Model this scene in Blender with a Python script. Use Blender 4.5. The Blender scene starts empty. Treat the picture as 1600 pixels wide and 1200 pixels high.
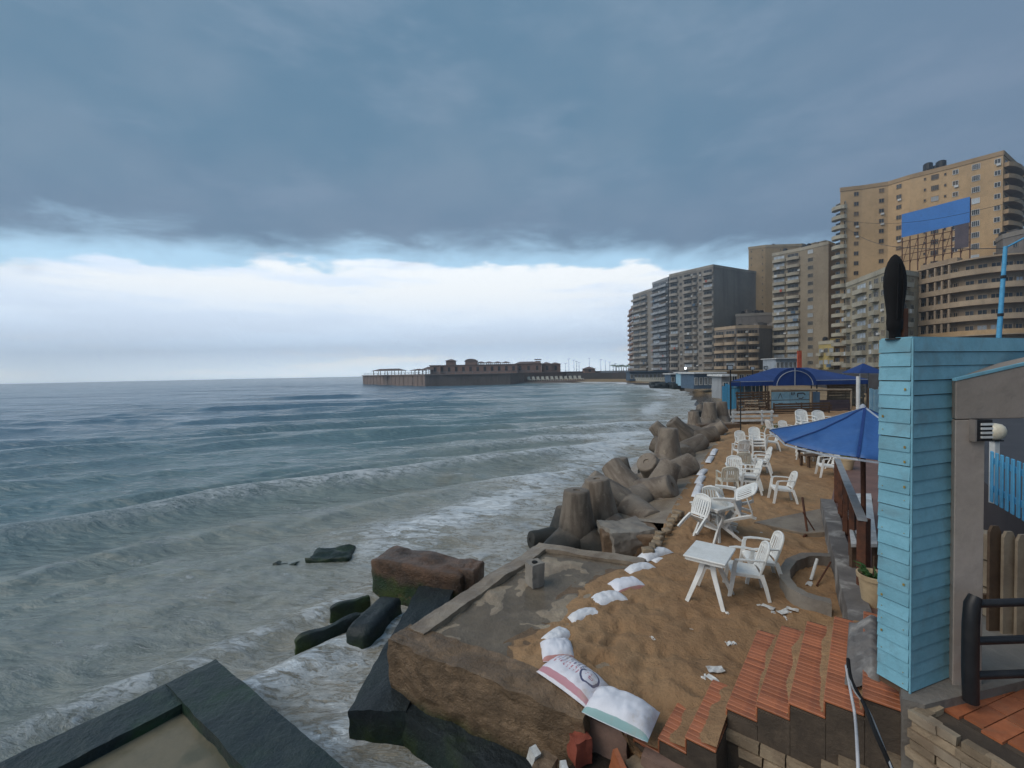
import bpy, bmesh, math, random
import numpy as np
from mathutils import Vector, Matrix, noise
random.seed(7)
R = math.radians
scene = bpy.context.scene
COL = scene.collection

# ------------------------------------------------------------------ camera
CAM_Z, FPX, PITCH, ROLL = 4.6, 680.0, 1.634, 1.03
cam_d = bpy.data.cameras.new("camera")
cam_d.sensor_width = 36.0
cam_d.lens = 36.0 * FPX / 1600.0
cam_d.clip_start = 0.05
cam_d.clip_end = 9000
cam = bpy.data.objects.new("camera", cam_d)
COL.objects.link(cam)
CAM_M = Matrix.Translation((0, 0, CAM_Z)) @ Matrix.Rotation(R(90 - PITCH), 4, 'X') @ Matrix.Rotation(R(-ROLL), 4, 'Z')
cam.matrix_world = CAM_M
scene.camera = cam
CAM_R = CAM_M.to_3x3()

def ray(px, py):
    return CAM_R @ Vector(((px - 800) / FPX, (600 - py) / FPX, -1.0))
def G(px, py, z):                      # the point of the level z seen there
    r = ray(px, py); t = (z - CAM_Z) / r.z
    return Vector((r.x * t, r.y * t, z))
def D(px, py, d):                      # the point at the distance d (metres north)
    r = ray(px, py); t = d / r.y
    return Vector((r.x * t, d, CAM_Z + r.z * t))

# ------------------------------------------------------------------ sky and light
SUN_EL, SUN_AZ = 42.0, -112.0           # azimuth from +Y, clockwise
world = bpy.data.worlds.new("World")
scene.world = world
world.use_nodes = True
wn, wl = world.node_tree.nodes, world.node_tree.links
wn.clear()
def W(t, **k):
    n = wn.new(t)
    for a, b in k.items(): setattr(n, a, b)
    return n
def wmath(op, a, b=None, c=None):
    n = W('ShaderNodeMath', operation=op)
    for i, s in enumerate((a, b, c)):
        if s is None: continue
        if isinstance(s, (int, float)): n.inputs[i].default_value = s
        else: wl.new(s, n.inputs[i])
    return n.outputs[0]
def wsmooth(x, lo, hi):
    n = W('ShaderNodeMapRange', interpolation_type='SMOOTHSTEP')
    wl.new(x, n.inputs[0]); n.inputs[1].default_value = lo; n.inputs[2].default_value = hi
    return n.outputs[0]
def wmix(f, a, b):
    n = W('ShaderNodeMix', data_type='RGBA')
    if isinstance(f, (int, float)): n.inputs[0].default_value = f
    else: wl.new(f, n.inputs[0])
    for i, s in ((6, a), (7, b)):
        if isinstance(s, tuple): n.inputs[i].default_value = (*s, 1)
        else: wl.new(s, n.inputs[i])
    return n.outputs[2]
def wnoise(vec, scale, detail=5, rough=.55, dist=0):
    n = W('ShaderNodeTexNoise'); wl.new(vec, n.inputs['Vector'])
    n.inputs['Scale'].default_value = scale; n.inputs['Detail'].default_value = detail
    n.inputs['Roughness'].default_value = rough; n.inputs['Distortion'].default_value = dist
    return n.outputs[0]
tc = W('ShaderNodeTexCoord')
sep = W('ShaderNodeSeparateXYZ'); wl.new(tc.outputs['Generated'], sep.inputs[0])
dx, dy, dz = sep.outputs
def wscale(v):
    m = W('ShaderNodeMapping'); m.inputs['Scale'].default_value = v
    wl.new(tc.outputs['Generated'], m.inputs[0]); return m.outputs[0]
v1, v3, v6 = wscale((1, 1, 1.6)), wscale((1, 1, 3.2)), wscale((1, 1, 9))
n_big, n_mid = wnoise(v1, 2.2, 4), wnoise(v3, 3.4, 7, .6)
n_ed = wnoise(v3, 5.5, 8, .62, .3)
n_band = wnoise(v6, 2.4, 7, .58)
n_cu = wnoise(v3, 7.0, 8, .55)
edge = wmath('SUBTRACT', wmath('MULTIPLY', dy, .272), wmath('MULTIPLY', dx, .036))   # straight seaward rim of the rain cloud
t0 = wmath('SUBTRACT', dz, edge)
t = wmath('ADD', t0, wmath('MULTIPLY', wmath('SUBTRACT', n_ed, .5), .15))
deck = wsmooth(t, -.035, .05)
low_rim = wsmooth(t, .22, .02)
K = 10.0                                # background strength is 0.1
def kc(r, g, b): return (r * K, g * K, b * K)
deck_c = wmix(wsmooth(n_big, .36, .66), kc(.096, .180, .268), kc(.144, .218, .302))
deck_c = wmix(wmath('MULTIPLY', wsmooth(n_mid, .46, .72), .55), deck_c, kc(.190, .262, .355))
deck_c = wmix(wmath('MULTIPLY', wsmooth(dx, .2, .85), .6), deck_c, kc(.160, .205, .290))
deck_c = wmix(wmath('MULTIPLY', low_rim, .55), deck_c, kc(.130, .190, .280))
sky = W('ShaderNodeTexSky', sky_type='NISHITA', sun_disc=False)
sky.sun_elevation = R(SUN_EL); sky.sun_rotation = R(SUN_AZ)
sky.air_density = 1.0; sky.dust_density = .6
hv = W('ShaderNodeHueSaturation'); wl.new(sky.outputs[0], hv.inputs['Color']); hv.inputs['Value'].default_value = 1.0
blue = wmix(.55, hv.outputs[0], kc(.50, .78, .97))
cu_top = wmath('ADD', t0, wmath('MULTIPLY', wmath('SUBTRACT', n_cu, .5), .10))
cumulus = wsmooth(cu_top, -.020, -.036)
cl = wmix(wsmooth(dz, .19, .06), kc(.82, .855, .88), kc(.68, .83, 1.02))
cl = wmix(wmath('MULTIPLY', wsmooth(n_band, .42, .62), .8), cl, kc(.64, .75, .90))
cl = wmix(wmath('MULTIPLY', wmath('MULTIPLY', wsmooth(n_band, .50, .62), wsmooth(dz, .075, .03)), .8), cl, kc(1.1, 1.04, .92))
cl = wmix(wmath('MULTIPLY', wsmooth(dz, .06, .0), .75), cl, kc(1.2, 1.36, 1.48))
lowsky = wmix(cumulus, blue, cl)
skyc = wmix(deck, lowsky, deck_c)
skyc = wmix(wsmooth(dz, 0.0, -.02), skyc, kc(.16, .22, .27))
bg = W('ShaderNodeBackground'); bg.inputs[1].default_value = 0.1
wl.new(skyc, bg.inputs[0])
wo = W('ShaderNodeOutputWorld'); wl.new(bg.outputs[0], wo.inputs[0])

sun_d = bpy.data.lights.new("sun", 'SUN')
sun_d.energy = 1.5; sun_d.angle = R(50); sun_d.color = (1.0, .93, .84)
sun = bpy.data.objects.new("sun", sun_d); COL.objects.link(sun)
a, e = R(SUN_AZ), R(SUN_EL)
to_sun = Vector((math.sin(a) * math.cos(e), math.cos(a) * math.cos(e), math.sin(e)))
sun.rotation_euler = to_sun.to_track_quat('Z', 'Y').to_euler()
sun.location = (-30, 0, 60)
vs = scene.view_settings
vs.view_transform = 'Standard'; vs.look = 'None'; vs.gamma = 1; vs.use_curve_mapping = False
vs.exposure = 0.42

# ------------------------------------------------------------------ helpers
def tag(o, label, cat, group=None):
    o['label'] = label; o['category'] = cat
    if group: o['group'] = group
    return o
def struct(o):
    o['kind'] = 'structure'; return o
def empty(name, loc=(0, 0, 0), rz=0, label=None, cat=None, group=None):
    o = bpy.data.objects.new(name, None); COL.objects.link(o)
    o.location = loc; o.rotation_euler = (0, 0, rz); o.empty_display_size = .2
    if label: tag(o, label, cat, group)
    return o
def inst(name, mesh, parent=None, loc=(0, 0, 0), rot=(0, 0, 0), scale=(1, 1, 1)):
    o = bpy.data.objects.new(name, mesh); COL.objects.link(o)
    o.parent = parent; o.location = loc; o.rotation_euler = rot; o.scale = scale
    return o
def kids(o): return [c for c in bpy.data.objects if c.parent == o]
def copy_tree(o, parent=None, ch=None):
    ch = ch or CH
    c = o.copy(); COL.objects.link(c); c.parent = parent
    for k in ch.get(o.name, []): copy_tree(k, c, ch)
    return c
CH = {}
def index_children(root):
    ks = kids(root); CH[root.name] = ks
    for k in ks: index_children(k)
    return root

class MB:
    def __init__(s): s.v, s.f, s.m, s.uv = [], [], [], None
    def add(s, vs, fs, mi=0):
        b = len(s.v); s.v += [Vector(p) for p in vs]
        for f in fs: s.f.append([b + i for i in f]); s.m.append(mi)
        return s
    def hexa(s, p, mi=0):               # p: four below, four above, both counter-clockwise
        return s.add(p, [(3, 2, 1, 0), (4, 5, 6, 7), (0, 1, 5, 4), (1, 2, 6, 5), (2, 3, 7, 6), (3, 0, 4, 7)], mi)
    def box(s, c, d, rz=0, mi=0, M=None):
        x, y, z = d[0] / 2, d[1] / 2, d[2] / 2
        p = [(-x, -y, -z), (x, -y, -z), (x, y, -z), (-x, y, -z), (-x, -y, z), (x, -y, z), (x, y, z), (-x, y, z)]
        m = (M or Matrix.Rotation(rz, 3, 'Z'))
        return s.hexa([m @ Vector(q) + Vector(c) for q in p], mi)
    def obox(s, o, ax, ay, az, mi=0):
        o, ax, ay, az = Vector(o), Vector(ax), Vector(ay), Vector(az)
        return s.hexa([o, o + ax, o + ax + ay, o + ay, o + az, o + ax + az, o + ax + ay + az, o + ay + az], mi)
    def prism(s, poly, z0, z1, mi=0):
        n = len(poly); f = lambda z, i: z[i] if isinstance(z, (list, tuple)) else z
        ar = sum(poly[i][0] * poly[(i + 1) % n][1] - poly[(i + 1) % n][0] * poly[i][1] for i in range(n))
        idx = list(range(n)) if ar > 0 else list(range(n))[::-1]
        vs = [(poly[i][0], poly[i][1], f(z0, i)) for i in idx] + [(poly[i][0], poly[i][1], f(z1, i)) for i in idx]
        fs = [tuple(range(n))[::-1], tuple(range(n, 2 * n))] + [(i, (i + 1) % n, n + (i + 1) % n, n + i) for i in range(n)]
        return s.add(vs, fs, mi)
    def tube(s, pts, r, n=8, mi=0, cap=True, flat=1.0):
        pts = [Vector(p) for p in pts]; k = len(pts)
        rs = r if isinstance(r, (list, tuple)) else [r] * k
        vs, fs = [], []
        prev = None
        for i, p in enumerate(pts):
            t = (pts[min(i + 1, k - 1)] - pts[max(i - 1, 0)]).normalized()
            if prev is None:
                up = Vector((0, 0, 1)) if abs(t.z) < .9 else Vector((1, 0, 0))
                a = t.cross(up).normalized()
            else:
                a = (prev - t * prev.dot(t)).normalized()
            prev = a; b = t.cross(a)
            for j in range(n):
                w = 2 * math.pi * j / n
                vs.append(p + (a * math.cos(w) + b * math.sin(w) * flat) * rs[i])
        for i in range(k - 1):
            for j in range(n):
                fs.append((i * n + j, i * n + (j + 1) % n, (i + 1) * n + (j + 1) % n, (i + 1) * n + j))
        if cap:
            fs.append(tuple(range(n))[::-1]); fs.append(tuple(range((k - 1) * n, k * n)))
        return s.add(vs, fs, mi)
    def sweep(s, pts, w, h, side, mi=0):   # flat bar along pts; side: the direction of its width
        pts = [Vector(p) for p in pts]; k = len(pts); vs, fs = [], []
        for i, p in enumerate(pts):
            t = (pts[min(i + 1, k - 1)] - pts[max(i - 1, 0)]).normalized()
            sd = Vector(side); sd = (sd - t * sd.dot(t)).normalized(); u = t.cross(sd)
            wi = w[i] if isinstance(w, (list, tuple)) else w
            hi = h[i] if isinstance(h, (list, tuple)) else h
            for a, b in ((-1, -1), (1, -1), (1, 1), (-1, 1)):
                vs.append(p + sd * a * wi / 2 + u * b * hi / 2)
        for i in range(k - 1):
            for j in range(4):
                fs.append((i * 4 + j, i * 4 + (j + 1) % 4, i * 4 + 4 + (j + 1) % 4, i * 4 + 4 + j))
        fs.append((3, 2, 1, 0)); fs.append(tuple(range(4 * k - 4, 4 * k)))
        return s.add(vs, fs, mi)
    def lathe(s, prof, n=16, c=(0, 0, 0), mi=0):
        vs, fs = [], []; k = len(prof); c = Vector(c)
        for r, z in prof:
            for j in range(n):
                w = 2 * math.pi * j / n
                vs.append(c + Vector((r * math.cos(w), r * math.sin(w), z)))
        for i in range(k - 1):
            for j in range(n):
                fs.append((i * n + j, i * n + (j + 1) % n, (i + 1) * n + (j + 1) % n, (i + 1) * n + j))
        fs.append(tuple(range(n))[::-1]); fs.append(tuple(range((k - 1) * n, k * n)))
        return s.add(vs, fs, mi)
    def grid(s, P, mi=0, flip=False):      # P[i][j] rows of points
        n, m = len(P), len(P[0]); vs = [p for row in P for p in row]; fs = []
        for i in range(n - 1):
            for j in range(m - 1):
                q = (i * m + j, i * m + j + 1, (i + 1) * m + j + 1, (i + 1) * m + j)
                fs.append(q[::-1] if flip else q)
        return s.add(vs, fs, mi)
    def mesh(s, name, mats, origin=None, smooth=False, bevel=0, fixn=True, angle=None):
        me = bpy.data.meshes.new(name)
        o = Vector(origin) if origin is not None else Vector((0, 0, 0))
        me.from_pydata([tuple(p - o) for p in s.v], [], s.f)
        for m in (mats if isinstance(mats, (list, tuple)) else [mats]): me.materials.append(m)
        me.polygons.foreach_set('material_index', s.m)
        if fixn or bevel:
            bm = bmesh.new(); bm.from_mesh(me)
            if fixn: bmesh.ops.recalc_face_normals(bm, faces=bm.faces)
            if bevel:
                ed = [e for e in bm.edges if len(e.link_faces) == 2 and e.calc_face_angle(0) > .5]
                bmesh.ops.bevel(bm, geom=ed, offset=bevel, segments=1, profile=.5, affect='EDGES', clamp_overlap=True)
            bm.to_mesh(me); bm.free()
        if smooth:
            me.polygons.foreach_set('use_smooth', [True] * len(me.polygons))
            if angle: me.set_sharp_from_angle(angle=R(angle))
        me.update()
        return me
    def build(s, name, mats, parent=None, origin=None, **k):
        """verts are in world space when origin is given (the parent then stands at origin), else local"""
        if origin is None and parent is None:
            xs = [p.x for p in s.v]; ys = [p.y for p in s.v]; zs = [p.z for p in s.v]
            origin = Vector(((min(xs) + max(xs)) / 2, (min(ys) + max(ys)) / 2, min(zs)))
            return inst(name, s.mesh(name, mats, origin, **k), None, origin)
        if parent is None: return inst(name, s.mesh(name, mats, origin, **k), None, origin)
        return inst(name, s.mesh(name, mats, origin, **k), parent)

def rough_box(d, seg, amp, seed=0, freq=1.5, rnd=.0):
    """a block with uneven faces and worn edges, base centre at the origin"""
    bm = bmesh.new(); bmesh.ops.create_cube(bm, size=1)
    cuts = seg
    bmesh.ops.subdivide_edges(bm, edges=bm.edges[:], cuts=cuts, use_grid_fill=True)
    m = MB()
    off = Vector((seed * 3.7, seed * 1.3, seed * 7.1))
    for v in bm.verts:
        p = v.co.copy()
        if rnd:
            l = Vector((max(abs(p.x) - .5 + rnd, 0) * (1 if p.x > 0 else -1), max(abs(p.y) - .5 + rnd, 0) * (1 if p.y > 0 else -1), max(abs(p.z) - .5 + rnd, 0) * (1 if p.z > 0 else -1)))
            if l.length > 0:
                core = p - l; p = core + l * (rnd / max(l.length, rnd))
        q = Vector((p.x * d[0], p.y * d[1], p.z * d[2] + d[2] / 2))
        nv = noise.noise_vector(q * freq + off) * amp + noise.noise_vector(q * freq * 3.1 + off) * amp * .45 + noise.noise_vector(q * freq * 8 + off) * amp * .18
        m.v.append(q + nv)
    bm.verts.index_update()
    for f in bm.faces: m.f.append([v.index for v in f.verts]); m.m.append(0)
    bm.free()
    return m
def xf(m, M):
    m.v = [M @ p for p in m.v]; return m

# ------------------------------------------------------------------ materials
class NT:
    def __init__(s, name):
        s.mat = bpy.data.materials.new(name); s.mat.use_nodes = True
        s.n, s.l = s.mat.node_tree.nodes, s.mat.node_tree.links
        s.b = s.n['Principled BSDF']
        s.co = s.n.new('ShaderNodeTexCoord')
    def set(s, sock, v):
        if hasattr(v, 'is_output'): s.l.new(v, sock)
        elif isinstance(v, tuple) and len(v) == 3 and sock.type == 'RGBA': sock.default_value = (*v, 1)
        else: sock.default_value = v
    def new(s, t, ins=None, **k):
        n = s.n.new(t)
        for a, b in k.items(): setattr(n, a, b)
        for a, b in (ins or {}).items(): s.set(n.inputs[a], b)
        return n
    def math(s, op, a, b=0.0, clamp=False): return s.new('ShaderNodeMath', {0: a, 1: b}, operation=op, use_clamp=clamp).outputs[0]
    def mix(s, f, a, b, mode='MIX'): return s.new('ShaderNodeMix', {0: f, 6: a, 7: b}, data_type='RGBA', blend_type=mode).outputs[2]
    def ramp(s, x, lo, hi): return s.new('ShaderNodeMapRange', {0: x, 1: lo, 2: hi}, interpolation_type='SMOOTHSTEP').outputs[0]
    def vec(s, sc=(1, 1, 1), src='Object'):
        o = s.new('ShaderNodeNewGeometry').outputs['Position'] if src == 'World' else s.co.outputs[src]
        return s.new('ShaderNodeMapping', {'Vector': o, 'Scale': sc}).outputs[0]
    def noise(s, v, sc, det=5, ro=.55, dist=0): return s.new('ShaderNodeTexNoise', {'Vector': v, 'Scale': sc, 'Detail': det, 'Roughness': ro, 'Distortion': dist}).outputs[0]
    def rand(s): return s.new('ShaderNodeObjectInfo').outputs['Random']
    def sepz(s, src='World'):
        o = s.new('ShaderNodeNewGeometry').outputs['Position'] if src == 'World' else s.co.outputs[src]
        return s.new('ShaderNodeSeparateXYZ', {0: o}).outputs
    def bump(s, h, st=.3, d=.02, nrm=None):
        i = {'Height': h, 'Strength': st, 'Distance': d}
        if nrm is not None: i['Normal'] = nrm
        return s.new('ShaderNodeBump', i).outputs[0]
    def out(s, color=None, rough=None, normal=None, **k):
        if color is not None: s.set(s.b.inputs['Base Color'], color)
        if rough is not None: s.set(s.b.inputs['Roughness'], rough)
        if normal is not None: s.set(s.b.inputs['Normal'], normal)
        for a, b in k.items(): s.set(s.b.inputs[a.replace('_', ' ')], b)
        return s.mat

def weathered(name, c1, c2, c3=None, scale=2.0, rough=.8, bump=.4, bd=.02, vary=.12, src='Object', streak=0, stain=.5, spec=.4, fine=18):
    """two tones in large patches, a third as stains, speckle, fine relief, and a small shift of tone per piece"""
    t = NT(name)
    v = t.vec((1, 1, 1), src)
    a = t.noise(v, scale, 6, .6); b = t.noise(v, scale * fine / 3, 6, .65)
    c = t.mix(t.ramp(a, .35, .65), c1, c2)
    c = t.mix(t.math('MULTIPLY', t.ramp(b, .45, .75), .35), c, tuple(x * .6 for x in c1))
    if c3:
        sv = t.vec((1, 1, .18) if streak else (1, 1, 1), src)
        s = t.noise(sv, scale * (2.2 if streak else .8), 7, .62, .4)
        c = t.mix(t.math('MULTIPLY', t.ramp(s, .48, .68), stain), c, c3)
    if vary:
        r = t.rand()
        k = t.math('ADD', t.math('MULTIPLY', r, 2 * vary), 1 - vary)
        hs = t.new('ShaderNodeHueSaturation', {'Color': c, 'Value': k})
        c = hs.outputs[0]
    h = t.math('ADD', t.math('MULTIPLY', a, .5), b)
    return t.out(c, rough, t.bump(h, bump, bd), Specular_IOR_Level=spec)
M = {}
M['concrete'] = weathered('concrete', (.27, .245, .21), (.19, .17, .15), (.11, .09, .075), 1.2, .8, .7, .03)
M['wet_concrete'] = weathered('wet_concrete', (.29, .235, .175), (.20, .155, .115), (.13, .09, .055), 2.2, .40, .8, .03)
M['slab'] = weathered('slab', (.37, .295, .21), (.27, .21, .15), (.17, .125, .08), 2.6, .45, .9, .03)
M['brown_concrete'] = weathered('brown_concrete', (.20, .135, .085), (.13, .085, .055), (.07, .045, .03), 1.6, .6, 1.0, .04)
M['plaster'] = weathered('plaster', (.36, .30, .26), (.31, .26, .22), (.22, .18, .155), 1.5, .85, .5, .015)
M['grey_plaster'] = weathered('grey_plaster', (.27, .24, .22), (.23, .20, .18), (.16, .14, .13), 1.5, .85, .4, .015)
M['white_plastic'] = weathered('white_plastic', (.78, .78, .76), (.70, .70, .67), (.52, .49, .43), 3, .38, .1, .004, .05, stain=.35, spec=.5)
M['aged_plastic'] = weathered('aged_plastic', (.66, .63, .54), (.58, .55, .47), (.42, .38, .30), 3, .5, .1, .004, .05, stain=.4, spec=.5)
M['white_paint'] = weathered('white_paint', (.68, .69, .68), (.56, .57, .56), (.33, .30, .27), 4, .6, .3, .006, .06)
M['sack'] = weathered('sack', (.74, .74, .76), (.66, .66, .69), (.45, .37, .29), 4, .6, .5, .01, .05, stain=.4)
M['blue_fabric'] = weathered('blue_fabric', (.040, .125, .345), (.028, .095, .28), (.10, .20, .41), 2.2, .5, .3, .02, .05, stain=.35, spec=.4)
M['navy_fabric'] = weathered('navy_fabric', (.013, .045, .19), (.009, .034, .15), (.025, .065, .22), 1.0, .55, .3, .02, .05, stain=.4)
M['pale_trim'] = weathered('pale_trim', (.46, .50, .56), (.36, .40, .46), None, 5, .6, .2, .005)
M['rust'] = weathered('rust', (.12, .045, .022), (.07, .028, .017), (.03, .018, .014), 6, .75, .6, .006)
M['dark_metal'] = weathered('dark_metal', (.018, .018, .020), (.012, .012, .014), (.035, .03, .028), 5, .45, .2, .004)
M['black_plastic'] = weathered('black_plastic', (.007, .007, .008), (.005, .005, .006), None, 5, .9, .2, .003)
M['steel'] = weathered('steel', (.32, .34, .36), (.26, .28, .30), (.16, .12, .09), 6, .45, .2, .004)
M['wood'] = weathered('wood', (.12, .075, .045), (.085, .05, .03), (.05, .03, .02), 5, .75, .5, .008)
M['pale_wood'] = weathered('pale_wood', (.34, .27, .19), (.27, .21, .15), (.17, .12, .08), 5, .75, .4, .008)
M['blue_wood'] = weathered('blue_wood', (.20, .43, .53), (.165, .375, .465), (.15, .25, .29), 5, .5, .35, .006, .12, stain=.5, spec=.5)
M['picket_blue'] = weathered('picket_blue', (.10, .40, .66), (.08, .34, .58), (.06, .22, .36), 4, .5, .25, .004, .07, stain=.3)
M['terracotta'] = weathered('terracotta', (.41, .14, .062), (.32, .105, .048), (.23, .13, .08), 7, .45, .5, .005, .22, stain=.5)
M['red_brick'] = weathered('red_brick', (.34, .085, .05), (.27, .065, .04), (.18, .06, .04), 7, .8, .7, .01, .15)
M['stone_tan'] = weathered('stone_tan', (.33, .25, .165), (.24, .175, .115), (.13, .09, .06), 5, .8, .8, .015, .25)
M['flaked'] = weathered('flaked', (.17, .155, .145), (.12, .11, .104), (.50, .48, .45), 3.0, .75, .7, .015, .05, stain=.55)
M['mortar'] = weathered('mortar', (.095, .07, .05), (.065, .048, .035), (.042, .032, .025), 5, .9, .7, .015)
M['rubble_pink'] = weathered('rubble_pink', (.27, .17, .13), (.21, .13, .10), (.13, .09, .07), 5, .85, .6, .01)
M['paving'] = weathered('paving', (.22, .125, .10), (.17, .095, .078), (.11, .07, .06), 1.4, .65, .4, .01, .1)
M['asphalt'] = weathered('asphalt', (.058, .055, .06), (.045, .043, .047), (.07, .065, .066), 1, .6, .4, .01)
M['pot'] = weathered('pot', (.52, .40, .25), (.44, .33, .20), (.30, .21, .13), 4, .7, .2, .005)
M['leaf'] = weathered('leaf', (.035, .095, .025), (.05, .12, .03), None, 8, .55, .2, .004, .3)
M['leaf_yellow'] = weathered('leaf_yellow', (.30, .24, .04), (.16, .18, .03), None, 8, .6, .2, .004, .3)
M['glass'] = weathered('glass', (.022, .026, .032), (.04, .042, .046), (.11, .115, .12), .5, .22, 0, .01, .5, spec=.6)
M['pale_pane'] = weathered('pale_pane', (.42, .47, .52), (.32, .36, .40), None, 1, .3, 0, .01, .25, spec=.6)
M['shutter'] = weathered('shutter', (.16, .125, .095), (.12, .095, .075), None, 1, .7, .2, .01, .3)
M['soil'] = weathered('soil', (.05, .035, .025), (.035, .025, .018), None, 9, .95, .8, .02)
M['hole'] = weathered('hole', (.01, .01, .01), (.006, .006, .006), None, 2, .9, 0)
M['lamp_globe'] = weathered('lamp_globe', (.66, .60, .46), (.58, .52, .40), None, 3, .3, 0, .01, spec=.5)
M['yellow_rust'] = weathered('yellow_rust', (.40, .30, .05), (.26, .17, .04), None, 30, .8, .3, .002)
M['litter'] = weathered('litter', (.68, .68, .66), (.55, .53, .50), (.35, .30, .25), 12, .6, .4, .01)
M['blue_sheet'] = weathered('blue_sheet', (.085, .14, .21), (.065, .11, .17), (.13, .18, .24), 1.5, .6, .3, .02)
M['poster_blue'] = weathered('poster_blue', (.28, .47, .58), (.22, .40, .52), (.40, .54, .60), 3, .5, .1, .004)
M['sign_red'] = weathered('sign_red', (.42, .07, .03), (.35, .05, .025), (.5, .2, .06), 3, .5, .1)
M['billboard'] = weathered('billboard', (.035, .18, .52), (.03, .16, .47), (.05, .2, .52), .3, .5, .1, .01, .02, stain=.3)
M['poster_dark'] = weathered('poster_dark', (.075, .06, .075), (.055, .045, .06), (.12, .09, .10), .8, .6, .1, .01)
M['cable_white'] = weathered('cable_white', (.52, .52, .54), (.45, .45, .47), None, 8, .5, .1)

def algae(name, base1, base2, lo, hi, g1=(.018, .042, .016), g2=(.045, .070, .014), rough=.35, strata=0):
    """wet concrete grown over with weed up to an uneven tide line"""
    t = NT(name); v = t.vec((1, 1, 1), 'World'); z = t.sepz()[2]
    a = t.noise(v, 2.2, 6, .6); b = t.noise(v, 11, 6, .65); g = t.noise(v, 1.4, 5, .6)
    c = t.mix(t.ramp(a, .35, .65), base1, base2)
    c = t.mix(t.math('MULTIPLY', t.ramp(b, .5, .75), .4), c, tuple(x * .45 for x in base1))
    gr = t.mix(t.ramp(g, .44, .64), g1, g2)
    lim = t.math('ADD', z, t.math('MULTIPLY', t.math('SUBTRACT', a, .5), .7))
    c = t.mix(t.ramp(lim, hi, lo), c, gr)
    h = t.math('ADD', a, t.math('MULTIPLY', b, .8))
    if strata:
        s1 = t.noise(t.vec((1, 1, 1.5), 'World'), 3.2, 9, .74, .3); pit = t.noise(v, 26, 5, .7)
        c = t.mix(t.math('MULTIPLY', t.ramp(s1, .52, .64), .5), c, tuple(x * .42 for x in base2))
        c = t.mix(t.math('MULTIPLY', t.ramp(s1, .44, .36), .45), c, tuple(min(x * 1.5, 1) for x in base1))
        c = t.mix(t.math('MULTIPLY', t.ramp(pit, .60, .70), .5), c, tuple(x * .4 for x in base2))
        h = t.math('ADD', h, t.math('ADD', t.math('MULTIPLY', s1, 1.5), t.math('MULTIPLY', pit, .8)))
    return t.out(c, rough, t.bump(h, .9, .04), Specular_IOR_Level=.3)
M['tide_block'] = algae('tide_block', (.15, .085, .052), (.075, .05, .036), .12, .38, strata=1)
M['tide_wall'] = algae('tide_wall', (.25, .165, .098), (.15, .10, .06), .10, .45, strata=1)
M['tide_dark'] = algae('tide_dark', (.026, .034, .036), (.018, .024, .027), -.1, .3, (.012, .026, .020), (.034, .056, .014), .45)
M['basin'] = algae('basin', (.020, .030, .036), (.028, .042, .042), .05, .55, (.012, .028, .030), (.032, .085, .028), .33)

def tetra_mat():
    t = NT('tetrapod_concrete'); v = t.vec(); w = t.vec((1, 1, 1), 'World'); z = t.sepz()[2]
    a = t.noise(v, 1.6, 6, .6); b = t.noise(v, 9, 7, .65); s = t.noise(t.vec((1, 1, .25)), 3, 6, .6, .5)
    c = t.mix(t.ramp(a, .35, .65), (.25, .205, .16), (.175, .14, .108))
    c = t.mix(t.math('MULTIPLY', t.ramp(s, .50, .62), .6), c, (.095, .068, .05))
    pit = t.noise(v, 34, 4, .7); c = t.mix(t.math('MULTIPLY', t.ramp(pit, .62, .70), .6), c, (.05, .042, .036))
    c = t.mix(t.math('MULTIPLY', t.ramp(b, .60, .66), .4), c, (.36, .30, .22))
    lim = t.math('ADD', z, t.math('MULTIPLY', t.math('SUBTRACT', a, .5), .9))
    c = t.mix(t.ramp(lim, .95, .5), c, (.034, .034, .030))
    k = t.math('ADD', t.math('MULTIPLY', t.rand(), .42), .64)
    c = t.new('ShaderNodeHueSaturation', {'Color': c, 'Value': k}).outputs[0]
    return t.out(c, .62, t.bump(t.math('ADD', t.math('ADD', a, b), t.math('MULTIPLY', pit, .35)), .5, .022), Specular_IOR_Level=.35)
M['tetrapod'] = tetra_mat()

def sand_mat():
    t = NT('sand'); v = t.vec((1, 1, 1), 'World')
    a = t.noise(v, .55, 5, .6); b = t.noise(v, 3.2, 7, .62); f = t.noise(v, 60, 4, .7); m = t.noise(v, 11, 6, .65)
    c = t.mix(t.ramp(a, .36, .62), (.38, .235, .125), (.30, .18, .095))
    c = t.mix(t.math('MULTIPLY', t.ramp(b, .5, .72), .5), c, (.20, .115, .062))
    c = t.mix(t.math('MULTIPLY', t.ramp(f, .55, .8), .35), c, (.44, .29, .17))
    c = t.mix(t.math('MULTIPLY', t.ramp(m, .60, .72), .35), c, (.15, .09, .05))
    h = t.math('ADD', t.math('MULTIPLY', m, .8), t.math('MULTIPLY', f, .12))
    h = t.math('ADD', h, t.math('MULTIPLY', b, 1.2))
    return t.out(c, .9, t.bump(h, .9, .06), Specular_IOR_Level=.25)
M['sand'] = sand_mat()
def farbeach():
    t = NT('far_sand'); v = t.vec((1, 1, 1), 'World'); z = t.sepz()[2]
    a = t.noise(v, .15, 6, .6); b = t.noise(v, 1.5, 6, .6)
    c = t.mix(t.ramp(a, .36, .62), (.33, .235, .13), (.25, .17, .095))
    c = t.mix(t.math('MULTIPLY', t.ramp(b, .5, .72), .4), c, (.18, .12, .07))
    c = t.mix(t.ramp(z, .35, .05), c, (.13, .10, .07))
    return t.out(c, t.ramp(z, .0, .5), t.bump(b, .4, .05), Specular_IOR_Level=.35)
M['far_sand'] = farbeach()
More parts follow.
